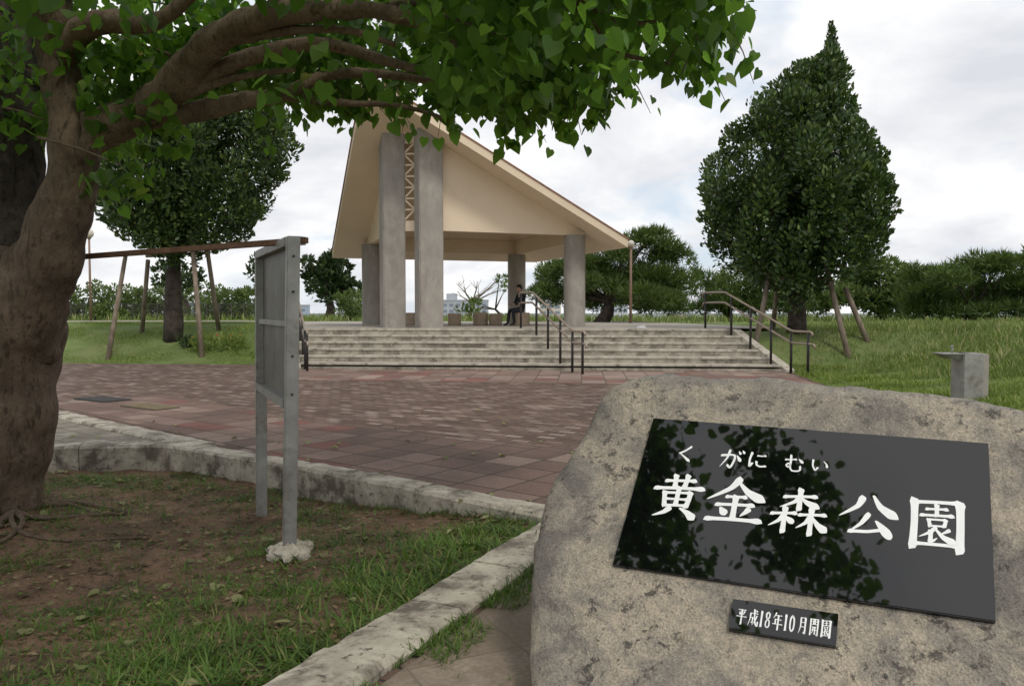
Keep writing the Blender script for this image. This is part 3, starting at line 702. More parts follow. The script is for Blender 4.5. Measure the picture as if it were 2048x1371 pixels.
# brush strokes: (points, weight, kind)  t = sweep to a point, f = swelling press, d = teardrop, default = level or upright stroke
STROKES = {
 'ki': [([(.2, .15), (.5, .12), (.80, .095)], 1), ([(.385, .01), (.395, .14), (.405, .27)], 1), ([(.63, -.01), (.62, .12), (.60, .26)], 1), ([(.01, .345), (.5, .30), (.99, .27)], 1.15),
        ([(.23, .42), (.25, .58), (.28, .73)], .95), ([(.24, .435), (.5, .41), (.75, .39)], .9), ([(.75, .385), (.74, .56), (.71, .72)], 1), ([(.5, .29), (.5, .50), (.5, .70)], .95), ([(.28, .575), (.5, .56), (.72, .55)], .8), ([(.27, .725), (.5, .705), (.72, .69)], .9),
        ([(.41, .76), (.3, .88), (.08, .99)], 1.25, 't'), ([(.60, .76), (.77, .85), (.93, .99)], 1.4, 'f')],
 'kane': [([(.53, -.02), (.38, .23), (-.02, .54)], 1.5, 't'), ([(.5, .06), (.7, .29), (1.03, .48)], 1.6, 'f'), ([(.33, .435), (.5, .42), (.68, .41)], .95), ([(.17, .635), (.5, .60), (.83, .58)], 1.05), ([(.5, .42), (.5, .68), (.5, .92)], 1.1),
          ([(.25, .69), (.30, .76), (.37, .85)], 1.3, 'd'), ([(.77, .66), (.71, .75), (.62, .85)], 1.2, 't'), ([(.03, .975), (.5, .935), (.99, .915)], 1.25)],
 'mori': [([(.20, .185), (.5, .145), (.80, .12)], 1), ([(.5, -.02), (.5, .22), (.5, .46)], 1.05), ([(.49, .17), (.4, .29), (.14, .44)], 1.1, 't'), ([(.52, .17), (.64, .28), (.88, .39)], 1.3, 'f'),
          ([(.0, .61), (.23, .575), (.46, .55)], .95), ([(.25, .44), (.25, .72), (.25, 1.01)], 1), ([(.24, .62), (.15, .76), (-.03, .90)], 1.05, 't'), ([(.27, .65), (.34, .71), (.43, .79)], 1.1, 'd'),
          ([(.52, .58), (.76, .55), (1.0, .53)], .95), ([(.74, .42), (.74, .72), (.74, 1.01)], 1), ([(.73, .6), (.65, .75), (.48, .89)], 1.05, 't'), ([(.76, .61), (.88, .78), (1.05, .92)], 1.4, 'f')],
 'kou': [([(.39, .05), (.3, .29), (-.02, .57)], 1.5, 't'), ([(.57, .0), (.71, .28), (1.02, .52)], 1.7, 'f'), ([(.51, .45), (.38, .70), (.19, .91)], 1.15, 't'), ([(.18, .91), (.5, .88), (.80, .79)], 1.15), ([(.63, .61), (.76, .78), (.90, 1.0)], 1.6, 'd')],
 'en': [([(.09, .03), (.095, .5), (.07, 1.0)], 1.25), ([(.09, .075), (.5, .045), (.92, .03)], 1.1), ([(.92, .03), (.92, .5), (.90, 1.01)], 1.35), ([(.1, .925), (.5, .91), (.9, .90)], 1.0),
        ([(.31, .205), (.5, .19), (.69, .18)], .75), ([(.5, .11), (.5, .22), (.5, .33)], .75), ([(.21, .34), (.5, .325), (.79, .31)], .85), ([(.355, .42), (.365, .48), (.38, .555)], .65), ([(.36, .42), (.5, .41), (.66, .405)], .65), ([(.66, .405), (.65, .47), (.63, .545)], .65), ([(.38, .545), (.5, .54), (.63, .535)], .6),
        ([(.49, .57), (.36, .69), (.18, .79)], .8, 't'), ([(.39, .66), (.39, .76), (.385, .86)], .75), ([(.385, .86), (.44, .84), (.51, .78)], .7, 't'), ([(.73, .60), (.66, .65), (.56, .70)], .75, 't'), ([(.47, .6), (.62, .76), (.85, .87)], 1.1, 'f')],
 'ku': [([(.8, -.02), (.45, .28), (.12, .48)], 1.9), ([(.12, .48), (.5, .72), (.9, 1.02)], 2.2, 'f')],
 'ga': [([(.02, .33), (.35, .27), (.58, .27), (.62, .45), (.55, .8), (.47, .97), (.34, .84)], 1.6), ([(.36, -.02), (.28, .45), (.02, .98)], 1.9, 't'), ([(.69, .27), (.79, .42), (.89, .60)], 2.1, 'd'), ([(.75, .03), (.80, .11), (.85, .21)], 1.5, 'd'), ([(.91, -.03), (.96, .05), (1.01, .15)], 1.5, 'd')],
 'ni': [([(.15, .02), (.07, .45), (.1, .95), (.23, .72)], 1.8), ([(.48, .2), (.7, .21), (.93, .17)], 1.9), ([(.46, .6), (.5, .82), (.7, .91), (1.0, .86)], 1.7)],
 'mu': [([(.03, .28), (.35, .25), (.6, .22)], 1.8), ([(.3, -.02), (.32, .35), (.31, .62), (.2, .74), (.1, .62), (.2, .5), (.31, .58), (.33, .8), (.45, .95), (.75, .94), (.86, .84), (.84, .64)], 1.4), ([(.73, .19), (.84, .29), (.97, .44)], 2.0, 'd')],
 'i': [([(.1, .06), (.1, .55), (.25, .95), (.39, .70)], 1.9), ([(.69, .12), (.86, .38), (.91, .70)], 2.2, 'f')],
 'hei': [([(.14, .12), (.86, .12)], 1), ([(.26, .22), (.36, .44)], 1.2, 'd'), ([(.76, .20), (.62, .44)], 1.2, 't'), ([(.02, .54), (.98, .54)], 1), ([(.5, .12), (.5, 1.02)], 1.1)],
 'sei': [([(.18, .24), (.92, .24)], 1), ([(.2, .24), (.19, .6), (.02, 1.02)], 1.1, 't'), ([(.2, .5), (.45, .5)], .9), ([(.45, .5), (.43, .82), (.34, .8)], .9), ([(.55, .0), (.62, .5), (.78, .9), (.95, .99), (.96, .74)], 1), ([(.85, .36), (.7, .68), (.43, .99)], 1, 't'), ([(.7, .03), (.85, .15)], 1.1, 'd')],
 '1': [([(.36, .16), (.52, .04)], .7), ([(.52, .04), (.52, .96)], 1.3), ([(.32, .965), (.72, .965)], .8)],
 '8': [([(.5, .04), (.26, .16), (.3, .38), (.5, .46), (.74, .6), (.74, .86), (.5, .97), (.24, .86), (.26, .62), (.5, .46), (.7, .34), (.72, .14), (.5, .04)], .95)],
 '0': [([(.5, .04), (.28, .2), (.22, .5), (.28, .82), (.5, .97), (.72, .82), (.78, .5), (.72, .2), (.5, .04)], 1.05)],
 'nen': [([(.3, -.02), (.2, .16), (.02, .34)], 1.1, 't'), ([(.22, .15), (.9, .15)], 1), ([(.26, .4), (.86, .4)], 1), ([(.26, .4), (.26, .68)], 1), ([(.0, .68), (1.0, .68)], 1), ([(.55, .15), (.55, 1.02)], 1.1)],
 'gatsu': [([(.27, .05), (.26, .6), (.06, 1.02)], 1.1, 't'), ([(.27, .06), (.8, .06)], 1), ([(.8, .06), (.8, .95), (.66, .92)], 1.1), ([(.28, .34), (.8, .34)], .9), ([(.28, .6), (.8, .6)], .9)],
 'kai': [([(.1, .05), (.1, 1.0)], 1), ([(.1, .05), (.42, .05)], .9), ([(.42, .05), (.42, .36)], .9), ([(.1, .36), (.42, .36)], .8), ([(.1, .2), (.42, .2)], .8), ([(.58, .05), (.9, .05)], .9), ([(.9, .05), (.9, .96), (.8, .94)], 1), ([(.58, .05), (.58, .36)], .9), ([(.58, .36), (.9, .36)], .8), ([(.58, .2), (.9, .2)], .8), ([(.28, .52), (.72, .52)], .8), ([(.22, .7), (.78, .7)], .8), ([(.4, .52), (.38, .75), (.24, .94)], .9, 't'), ([(.6, .52), (.6, .94)], .9)],
}
def stroke_mesh(mb, pts, w, cell, kind, off, contrast):
    P = np.array(pts, float)
    if len(P) > 2:
        out = []
        for i in range(len(P) - 1):
            p0 = P[max(i - 1, 0)]; p1 = P[i]; p2 = P[i + 1]; p3 = P[min(i + 2, len(P) - 1)]
            for t in np.linspace(0, 1, 9, endpoint=False):
                cr = .5 * (2 * p1 + (p2 - p0) * t + (2 * p0 - 5 * p1 + 4 * p2 - p3) * t * t + (3 * p1 - 3 * p2 + p3 - p0) * t ** 3)
                li = p1 + (p2 - p1) * t; out.append(cr * .6 + li * .4)
        out.append(P[-1]); P = np.array(out)
    else: P = np.array([P[0] + (P[1] - P[0]) * t for t in np.linspace(0, 1, 15)])
    s0, t0, sw, th = cell; Q = np.stack([s0 + P[:, 0] * sw, t0 + P[:, 1] * th], 1)
    n = len(Q); tt = np.linspace(0, 1, n)
    if kind == 't': wd = w * (1.05 * (1 - tt) ** .75 + .07) * (.75 + .25 * np.clip(tt * 6, 0, 1))
    elif kind == 'f': wd = w * np.where(tt < .78, .32 + .95 * (tt / .78) ** 1.4, 1.27 * (1 - np.clip((tt - .78) / .22, 0, 1) ** 1.3) + .06)
    elif kind == 'd': wd = w * np.where(tt < .65, .25 + .95 * (tt / .65), 1.2 * np.sqrt(np.clip(1 - ((tt - .65) / .36) ** 2, 0, 1)))
    else:
        dxy = np.abs(Q[-1] - Q[0])
        if dxy[0] > 2 * dxy[1]:     # level: light body, pressed ends
            wd = w * contrast * (.72 + .46 * np.exp(-((tt - .93) / .09) ** 2) + .30 * np.exp(-((tt - .04) / .08) ** 2))
        else:                       # upright: full body, slight waist
            wd = w * (1.05 + .24 * np.exp(-((tt - .05) / .08) ** 2) - .12 * np.sin(tt * math.pi) + .08 * np.exp(-((tt - .95) / .08) ** 2))
    L = []; R = []
    slant = (.35 if kind == 'n' else .2)
    for i in range(n):
        d = Q[min(i + 1, n - 1)] - Q[max(i - 1, 0)]; d /= max(np.linalg.norm(d), 1e-9); m_ = np.array([-d[1], d[0]])
        e_ = 0
        if i == 0: e_ = -d * wd[i] * slant
        if i == n - 1: e_ = d * wd[i] * slant
        sk = .72 if i in (0, n - 1) else 1
        L.append(Q[i] + e_ * 1.2 + m_ * wd[i] * .5 * sk); R.append(Q[i] + e_ * .4 - m_ * wd[i] * .5 * sk)
    mb.add([fp(*q, off) for q in L + R], [(i, i + 1, n + i + 1, n + i) for i in range(n - 1)])
def glyph(key, bbox, wrel, parent, off, contrast, name='character'):
    x0, x1, y0, y1 = bbox; xc, yc = (x0 + x1) / 2, (y0 + y1) / 2
    sa, _ = face_st(x0, yc); sb_, _ = face_st(x1, yc); _, ta = face_st(xc, y0); _, tb_ = face_st(xc, y1)
    cell = (sa, ta, sb_ - sa, tb_ - ta); mb = MB()
    for i, s in enumerate(STROKES[key]):
        stroke_mesh(mb, s[0], wrel * s[1] * (tb_ - ta), cell, s[2] if len(s) > 2 else 'n', off + i * .00012, contrast)
    return mb.build(name, 'letter', parent, recalc=False)
for key, bb in (('ki', (1305, 1405, 950, 1037)), ('kane', (1415, 1528, 957, 1045)), ('mori', (1543, 1652, 980, 1066)), ('kou', (1680, 1795, 990, 1073)), ('en', (1818, 1930, 1000, 1098))):
    glyph(key, bb, .100, plq, .0012, .88)
for key, bb in (('ku', (1356, 1386, 893, 922)), ('ga', (1441, 1487, 900, 936)), ('ni', (1497, 1533, 905, 935)), ('mu', (1569, 1607, 911, 943)), ('i', (1622, 1658, 919, 942))):
    glyph(key, bb, .064, plq, .0012, .95)
dc = [fp(*face_st(x, y)) for x, y in ((1466, 1196), (1677, 1226), (1672, 1292), (1457, 1257))]
dpl = slab(dc, .0, .04).build('date_plaque', 'granite', mon, bevel=.002)
def dpos(u, v):
    a = np.array((1466, 1196)) * (1 - u) + np.array((1677, 1226)) * u; b2 = np.array((1457, 1257)) * (1 - u) + np.array((1672, 1292)) * u
    return a * (1 - v) + b2 * v
cells = [('hei', .055, .15), ('sei', .165, .26), ('1', .262, .312), ('8', .315, .38), ('nen', .395, .485), ('1', .49, .54), ('0', .542, .61), ('gatsu', .635, .715), ('kai', .74, .825), ('en', .85, .94)]
for key, u0, u1 in cells:
    p = dpos((u0 + u1) / 2, .25); q = dpos((u0 + u1) / 2, .78); xl_ = dpos(u0, .5)[0]; xr_ = dpos(u1, .5)[0]
    glyph(key, (xl_, xr_, p[1], q[1]), .078, dpl, .0012, .75)

# ------------------------------------------------------------------ metal sign
Nb = onz(578, 1103, -.10); Fb = onz(523, 1021, -.16)
Nt = at(586, 478, Nb[1]); Ft = at(521, 498, Fb[1]); zT = (Nt[2] + Ft[2]) / 2
sg = thing('notice_board', 'grey metal notice board on two posts, seen from behind at a slant', 'sign', ((Nb[0] + Fb[0]) / 2, (Nb[1] + Fb[1]) / 2, -.13))
bd = Fb - Nb; bd[2] = 0; bl = np.linalg.norm(bd); bu = bd / bl; bn = np.array([-bu[1], bu[0], 0])
if bn @ (-Nb) < 0: bn = -bn
pw, pd = .07, .085
for base, top in ((Nb, Nt), (Fb, Ft)):
    t2 = np.array([top[0], base[1], zT]); b0 = base - np.array([0, 0, .1])
    MB().obox(b0 - bu * pw / 2 - bn * pd / 2, bu * pw, bn * pd, t2 - b0).build('post', 'metal', sg, bevel=.006)
zb0 = .85
def bpt(f, z, n):
    kN = (z - Nb[2]) / (zT - Nb[2]); kF = (z - Fb[2]) / (zT - Fb[2])
    p = np.array([Nb[0] + (Nt[0] - Nb[0]) * kN, Nb[1], 0]) * (1 - f) + np.array([Fb[0] + (Ft[0] - Fb[0]) * kF, Fb[1], 0]) * f
    return p + bn * n + np.array([0, 0, z])
def bbox(f0, f1, z0, z1, n0, n1, name, m, bev=.003):
    vs = [bpt(f0, z0, n0), bpt(f1, z0, n0), bpt(f1, z1, n0), bpt(f0, z1, n0), bpt(f0, z0, n1), bpt(f1, z0, n1), bpt(f1, z1, n1), bpt(f0, z1, n1)]
    return MB().add(vs, [(3, 2, 1, 0), (4, 5, 6, 7), (0, 1, 5, 4), (1, 2, 6, 5), (2, 3, 7, 6), (3, 0, 4, 7)]).build(name, m, sg, bevel=bev)
bbox(.035, .965, zb0 + .05, zT - .05, -.03, -.012, 'panel', 'panel')
bbox(.032, .968, zb0, zb0 + .06, -.045, .045, 'bottom_rail', 'metal')
bbox(.032, .968, zT - .06, zT, -.045, .045, 'top_rail', 'metal')
bbox(.032, .968, 1.39, 1.43, -.012, .025, 'middle_rail', 'metal')
for z_ in (.95, 1.2, 1.62, 1.85):
    q = bpt(0, z_, 0) - bu * (pw / 2 + .001); MB().tube([q, q - bu * .008], .009, 10).build('bolt', 'iron', sg)
mb = MB(); fc = Nb + np.array([.02, -.02, 0]); N1, N2 = 11, 28; vs = []; fs = []
for i in range(N1):
    ph = i / (N1 - 1) * 1.5
    for k in range(N2):
        a = 2 * math.pi * k / N2; rr = .145 * math.sin(ph + .08) * (1 + .55 * noise.noise(Vector((math.cos(a) * 2.4, math.sin(a) * 2.4, ph))) + .25 * noise.noise(Vector((math.cos(a) * 7, math.sin(a) * 7, ph * 4))))
        vs.append(fc + np.array([rr * math.cos(a), rr * math.sin(a), .085 * math.cos(ph) - .02 + .045 * noise.noise(Vector((math.cos(a) * 4, math.sin(a) * 4, ph * 4)))]))
for i in range(N1 - 1):
    for k in range(N2): fs.append((i * N2 + k, i * N2 + (k + 1) % N2, (i + 1) * N2 + (k + 1) % N2, (i + 1) * N2 + k))
mb.add(vs, fs).build('footing', 'limestone', sg)
a = at(60, 519, 6.75); b2 = at(600, 479, 5.42)
tr = thing('tie_rail', 'thin brown rail running from the big trunk to the top of the notice board', 'rail', tuple((a + b2) / 2))
d = b2 - a; s_ = np.cross(d, [0, 0, 1]); s_ = s_ / np.linalg.norm(s_)
MB().obox(a - s_ * .02 - np.array([0, 0, .02]) - bn * .08, d * .985, s_ * .04, np.array([0, 0, .042])).build('bar', 'woodbrown', tr, bevel=.004)
mb = MB(); mb.obox(b2 - d / np.linalg.norm(d) * .12 - s_ * .03 - np.array([0, 0, .028]) - bn * .08, d / np.linalg.norm(d) * .04, s_ * .06, np.array([0, 0, .056])); mb.build('clamp', 'metal', tr)

# ------------------------------------------------------------------ foreground tree
TB = np.array([-4.2, 6.45, -.2])
ft = thing('shade_tree', 'large spreading tree with heart shaped leaves overhanging from the left edge', 'tree', TB)
def path(pl, n=5):
    P = [np.append(at(px, py, Yd), r * Yd / F) for px, py, Yd, r in pl]; out = []
    for i in range(len(P) - 1):
        p0, p1, p2, p3 = P[max(i - 1, 0)], P[i], P[i + 1], P[min(i + 2, len(P) - 1)]
        for t in np.linspace(0, 1, n, endpoint=False):
            out.append(.5 * (2 * p1 + (p2 - p0) * t + (2 * p0 - 5 * p1 + 4 * p2 - p3) * t * t + (3 * p1 - 3 * p2 + p3 - p0) * t ** 3))
    out.append(P[-1]); return [o[:3] for o in out], [max(o[3], .004) for o in out]
def limb(pl, nside=14, rough=.25, n=7): return MB().tube(*path(pl, n), nside, rough)
limb([(-15, 1085, 6.45, 88), (-14, 1040, 6.45, 84), (-14, 930, 6.45, 95), (-5, 800, 6.45, 110), (2, 690, 6.45, 114), (4, 620, 6.45, 104), (0, 560, 6.45, 84), (-6, 510, 6.5, 50)], 48, .22, 14).build('trunk', 'bark', ft, smooth=True)
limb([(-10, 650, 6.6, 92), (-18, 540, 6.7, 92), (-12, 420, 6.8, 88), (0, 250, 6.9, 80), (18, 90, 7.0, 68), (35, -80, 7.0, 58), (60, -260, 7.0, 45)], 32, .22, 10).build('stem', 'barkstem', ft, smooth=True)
limb([(20, 690, 6.4, 84), (58, 590, 6.3, 76), (103, 495, 6.2, 60), (135, 405, 6.15, 50), (148, 310, 6.1, 48), (140, 220, 6.1, 44), (118, 130, 6.1, 38), (108, 40, 6.0, 36), (112, -60, 5.9, 30), (140, -200, 5.7, 20)], 28, .22, 9).build('limb', 'bark', ft, smooth=True)
for pl in (
    [(140, 310, 6.1, 42), (190, 262, 6.1, 38), (250, 235, 6.0, 34), (310, 205, 5.95, 33), (365, 155, 5.8, 34), (420, 90, 5.6, 31), (510, 38, 5.4, 25), (640, 22, 5.3, 20), (760, 22, 5.2, 16), (870, 60, 5.2, 12), (920, 105, 5.2, 7)],
    [(185, 282, 6.15, 30), (290, 240, 6.1, 22), (400, 222, 6.05, 20), (480, 203, 6.0, 18), (560, 190, 6.0, 14), (660, 150, 6.0, 11), (760, 148, 6.0, 9), (880, 165, 6.0, 6)],
    [(345, 185, 5.85, 22), (440, 140, 5.8, 18), (520, 108, 5.7, 16), (620, 88, 5.7, 14), (700, 100, 5.7, 12), (820, 135, 5.7, 9), (920, 145, 5.7, 6)],
    [(112, 130, 6.1, 28), (160, 62, 5.9, 25), (220, 42, 5.7, 22), (290, 50, 5.5, 17), (350, 20, 5.4, 14), (420, -50, 5.3, 11)],
    [(900, -40, 5.2, 14), (1040, -10, 5.2, 10), (1160, 5, 5.2, 8), (1240, 45, 5.2, 5), (1330, 42, 5.2, 4)],
    [(1100, 0, 5.3, 7), (1180, 30, 5.4, 6), (1225, 100, 5.5, 5), (1340, 128, 5.4, 3)],
    [(690, 30, 5.3, 12), (850, 10, 5.6, 9), (1000, 60, 6.0, 7), (1100, 130, 6.2, 4)],
    [(430, 85, 5.6, 14), (520, 70, 5.5, 11), (600, 60, 5.4, 9), (700, 62, 5.4, 7), (790, 90, 5.4, 5)],
    [(300, 212, 5.95, 13), (360, 195, 5.9, 11), (420, 170, 5.8, 9), (500, 150, 5.8, 7), (590, 140, 5.8, 5)],
    [(560, 190, 6.0, 10), (680, 205, 6.3, 7), (800, 212, 6.5, 5), (900, 240, 6.6, 3)]):
    limb(pl, 14, .22).build('branch', 'barkpale', ft, smooth=True)
for ang, ln, r_ in ((.1, .5, .035), (-.7, .55, .04), (-1.3, .45, .035), (-.3, .9, .022), (-1.0, 1.1, .02), (.35, 1.0, .022), (-.5, 1.3, .016)):
    pts = []; rd = []
    for q in np.linspace(0, 1, 9):
        aa = ang + .35 * math.sin(q * 3 + ang * 5); x = TB[0] + math.cos(aa) * (.25 + ln * q); y = TB[1] + math.sin(aa) * (.25 + ln * q)
        pts.append((x, y, float(S(x, y)) + .03 * (1 - q) ** 2 + .006)); rd.append(r_ * (1 - q) + .007)
    MB().tube(pts, rd, 8, .3).build('root', 'bark', ft, smooth=True)
UND = [(-400, 300), (150, 300), (330, 300), (390, 195), (540, 195), (570, 215), (620, 222), (690, 190), (760, 198), (860, 195), (900, 215), (1000, 225), (1070, 245), (1150, 212), (1240, 160), (1300, 142), (1380, 118), (1450, 110), (1490, 40), (1505, -20), (1530, -400)]
ux, uy = zip(*UND)
def und(px): return float(np.interp(px, ux, uy)) + 34 * noise.noise(Vector((px * .014, 0, 0))) + 24 * noise.noise(Vector((px * .045, 5, 0)))
cl = []
def can_ok(x, y):
    far = 7.35 if x < .1 else 7.35 - (x - .1) * 1.45
    if y > far: return False
    rlim = 1.7 if y > 5 else 1.7 - (5 - y) * .36
    return x < rlim
def try_add(x, y, z):
    px, py = proj((x, y, z)); px, py = px[0], py[0]
    if py > und(px) - 20: return
    if px < 900 and y < 6.05 and py > -60 and random.random() > .05: return
    if px < 130 and py > -60 and random.random() > .2: return
    if py > -60 and noise.noise(Vector((x * 1.8, y * 1.2, z * 1.8))) < -.11: return
    cl.append((x, y, z))
while len(cl) < 370:
    x, y = U(-6.5, 1.75), U(3.7, 7.4)
    if can_ok(x, y): try_add(x, y, 2.75 + 1.6 * random.random())
while len(cl) < 580:
    x, y = U(-6, .9), U(6.05, 7.5)
    if can_ok(x, y): try_add(x, y, 2.75 + 1.5 * random.random())
while len(cl) < 720:
    x, y = U(-.6, 1.75), U(4.2, 7.3)
    if can_ok(x, y): try_add(x, y, 2.75 + 1.4 * random.random())
n0 = len(cl)
for px, py, Yd in ((215, 330, 5.9), (250, 345, 5.95), (200, 372, 5.95), (285, 325, 6.0), (245, 375, 6.0), (320, 180, 6.3), (340, 255, 6.3), (300, 120, 6.3), (225, 165, 5.8), (205, 215, 5.9), (300, 285, 6.0), (330, 215, 5.7), (175, 165, 5.9), (270, 20, 5.2), (60, 30, 5.4), (20, 150, 5.6)):
    cl.append(tuple(at(px, py, Yd)))
n1_ = len(cl)
while len(cl) < n1_ + 230:      # higher boughs over the bed and the stone, above the frame
    x, y = U(-4.0, 1.3), U(.4, 3.6); z = U(4.3, 5.6)
    if x > -.35:
        u_ = (y - 2.2) / .75
        if abs(u_) > 1 or abs(x - .62 - .05 * math.sin(y * 9)) > .10 + .22 * (1 - u_) / 2: continue
    elif random.random() > (1.0 if x > -.9 else .4): continue
    cl.append((x, y, z))
P_ = []; D_ = []; N_ = []; S_ = []; tws = 0
for i, c in enumerate(cl):
    few = n0 <= i < n1_; high = i >= n1_
    k = random.randint(18, 28) if not few else 12
    sp = .2 if not few else .12
    if high: sp = .15; k = 32
    for _ in range(k):
        o_ = rng.normal(size=3) * np.array([sp, sp, sp * .7]); p = np.array(c) + o_
        px, py = proj(p)
        if not few and not high and py[0] > und(px[0]) + 10: continue
        a = U(0, 6.28); dr = np.array([math.cos(a), math.sin(a), -U(.15, 2.2)]); up_ = np.array([U(-.7, .7), U(-.7, .7), 1.0])
        P_.append(p); D_.append(dr); N_.append(up_); S_.append(U(.055, .118))
    if i % 20 == 0 and tws < 42 and not high:
        tws += 1; MB().tube([np.array(c) + (-.5, U(-.2, .2), .2), np.array(c) + (-.2, 0, .12), np.array(c) + (.1, 0, 0)], [.012, .008, .003], 5).build('twig', 'barkpale', ft)
for q in range(56):
    px = U(545, 1478); d_ = 7.0 - max(0, (px - 1040)) / 450 * 1.8 - U(0, .5)
    p0 = at(px, und(px) - U(10, 45), d_); ln = U(.10, .40); sx_ = U(-.14, .2)
    pts = [p0, p0 + np.array([sx_ * .5, 0, -ln * .4]), p0 + np.array([sx_, 0, -ln])]
    MB().tube(pts, [.006, .004, .002], 5).build('twig', 'barkpale', ft)
    for k in range(random.randint(6, 12)):
        f = U(0, 1); p = p0 + np.array([sx_ * f, 0, -ln * f]) + rng.normal(size=3) * .05
        a = U(0, 6.28); P_.append(p); D_.append((math.cos(a) * .7, math.sin(a) * .7, -U(.5, 1.6))); N_.append((U(-.6, .6), U(-.8, .4), .8)); S_.append(U(.06, .125))
leaf_mesh('crown', 'leaf', HEART, P_, D_, N_, np.array(S_), ft)

fm = MB(); fm.add([tuple(v) for v in HEART[0]], HEART[1])
fl0 = None
for i in range(180):
    for _ in range(50):
        if random.random() < .66:
            x, y = U(-5, .3), U(2.9, 8.2)
            if not soil_ok(x, y) or near_dn(x, y) < .35: continue
            z = float(S(x, y)) + .018; break
        else:
            x, y = U(-5.5, 1.4), U(3.2, 12)
            if soil_ok(x, y) and near_dn(x, y) > .0 and (x < -.6 or y < 5): continue
            z = .07 if inpoly((x, y), PLANT) else .022; break
    if fl0 is None:
        fl0 = fm.build('fallen_leaf', 'fallen', recalc=False); o = fl0
    else: o = fl0.copy(); COL.objects.link(o)
    s = U(.035, .078); o.scale = (s, s, s * U(.8, 2.6)); o.location = (x, y, z); o.rotation_euler = (U(-.3, .3), U(-.3, .3), U(0, 6.28))
    tag(o, 'fallen heart shaped leaf lying on the ground beneath the big tree', 'leaf', 'fallen leaves under the big tree')

def cover(px, py, wx, wy, rz, m, label):
    p = onz(px, py, .01); t = thing('drain_cover', label, 'drain cover', (p[0], p[1], .008))
    mb = MB(); ca, sa = math.cos(rz), math.sin(rz)
    n = 12
    for i in range(n):
        o_ = (i - (n - 1) / 2) * wx / n; mb.box((p[0] + ca * o_, p[1] + sa * o_, .018), (wx / n * .55, wy * .94, .014), rz)
    mb.build('grille', m, t)
    MB().box((p[0], p[1], .009), (wx, wy, .006), rz).build('frame', 'iron', t)
cover(205, 798, .95, .5, -.6, 'iron', 'dark slotted drain cover in the brick paving at far left')
cover(300, 813, .95, .42, -.6, 'tactile', 'ochre slotted drain cover in the brick paving nearer the notice board')

# ------------------------------------------------------------------ other trees
def contour_tree(name, label, base_px, base_py, Yd, tr_px, levels, leafL, dens, m, brx=.34, flat=1.0, trunk_top=None, spire=None, flare=1.35):
    b = at(base_px, base_py, Yd); b[2] = float(H(b[0], b[1]))
    t = thing(name, label, 'tree', b)
    tt = at(trunk_top[0], trunk_top[1], Yd); r0 = tr_px * Yd / F
    pts = [b - np.array([0, 0, .1]), b + (tt - b) * .15, b + (tt - b) * .5, tt]
    MB().tube(pts, [r0 * flare, r0 * 1.05, r0 * .9, r0 * .6], 12, .25).build('trunk', 'barkdark', t, smooth=True)
    blobs = []; lv = levels
    for (y0, xa, xb), (y1, xc, xd) in zip(lv, lv[1:]):
        n = max(1, int(abs(y1 - y0) / 17))
        for q in range(n):
            f = q / n; y = y0 + (y1 - y0) * f; l = xa + (xc - xa) * f; r = xb + (xd - xb) * f
            cx = (l + r) / 2; rad = (r - l) / 2 * Yd / F; c = at(cx, y, Yd)
            br_ = min(max(rad * .55, .09), brx)
            nb = max(1, int(rad * 4.0 if rad > .35 else rad * 4))
            for k in range(nb):
                a = 2 * math.pi * (k + U(-.45, .45)) / nb + y; rb = br_ * U(.6, 1.25); rr = max(rad - rb * .85, 0) * U(.8, 1.06)
                blobs.append((c + np.array([rr * math.cos(a), rr * math.sin(a) * flat, U(-.2, .2)]), (rb, rb, rb * U(.9, 1.5))))
            for k in range(int(nb * .4)):
                a = U(0, 6.28); rr = rad * .5 * U(0, 1); blobs.append((c + np.array([rr * math.cos(a), rr * math.sin(a), 0]), (br_ * 1.4,) * 3))
    P2, D2, N2, S2 = blob_leaves(blobs, dens, leafL, .75, .5, .25)
    px, py = proj(P2 + nrmz(D2) * S2[:, None] * .6); ly = [l[0] for l in lv]
    k = 8 + 10 * np.sin(py * .085 + 1) * np.sin(px * .02 + py * .031) + 5 * np.sin(py * .23 + px * .1)
    k = k * np.clip((py - ly[0]) / 120, .35, 1)
    ok = (px > np.interp(py, ly, [l[1] for l in lv]) - k) & (px < np.interp(py, ly, [l[2] for l in lv]) + k) & (py > ly[0] - 3)
    P2, D2, N2, S2 = P2[ok], D2[ok], N2[ok], S2[ok]
    if spire:
        (sx0, sy0), (sx1, sy1), w0, w1 = spire; n = 1500; f = rng.random(n) ** .7
        c0, c1 = at(sx0, sy0, Yd), at(sx1, sy1, Yd); wr = (w0 + (w1 - w0) * f) * Yd / F
        pp = c0 + (c1 - c0) * f[:, None] + rvec(n) * (wr * rng.random(n) ** .5)[:, None]
        P2 = np.concatenate([P2, pp]); D2 = np.concatenate([D2, rvec(n) * .7 + np.array([0, 0, .9])]); N2 = np.concatenate([N2, rvec(n)]); S2 = np.concatenate([S2, leafL * rng.uniform(.5, .9, n)])
        MB().tube([tt, c1, c0], [r0 * .5, r0 * .12, .01], 6).build('leader', 'barkdark', t)
    leaf_mesh('crown', m, OVAL, P2, D2, N2, S2, t)
    for q in range(7):
        y = lv[-1][0] - (lv[-1][0] - lv[0][0]) * U(.1, .55); c = at((lv[len(lv) // 2][1] + lv[len(lv) // 2][2]) / 2 + U(-120, 120), y, Yd); c[1] += U(-1, 1)
        MB().tube([tt - np.array([0, 0, .2]), (tt + c) / 2 + np.array([0, 0, .1]), c], [r0 * .5, r0 * .3, r0 * .1], 7, .2).build('bough', 'barkdark', t, smooth=True)
    return t
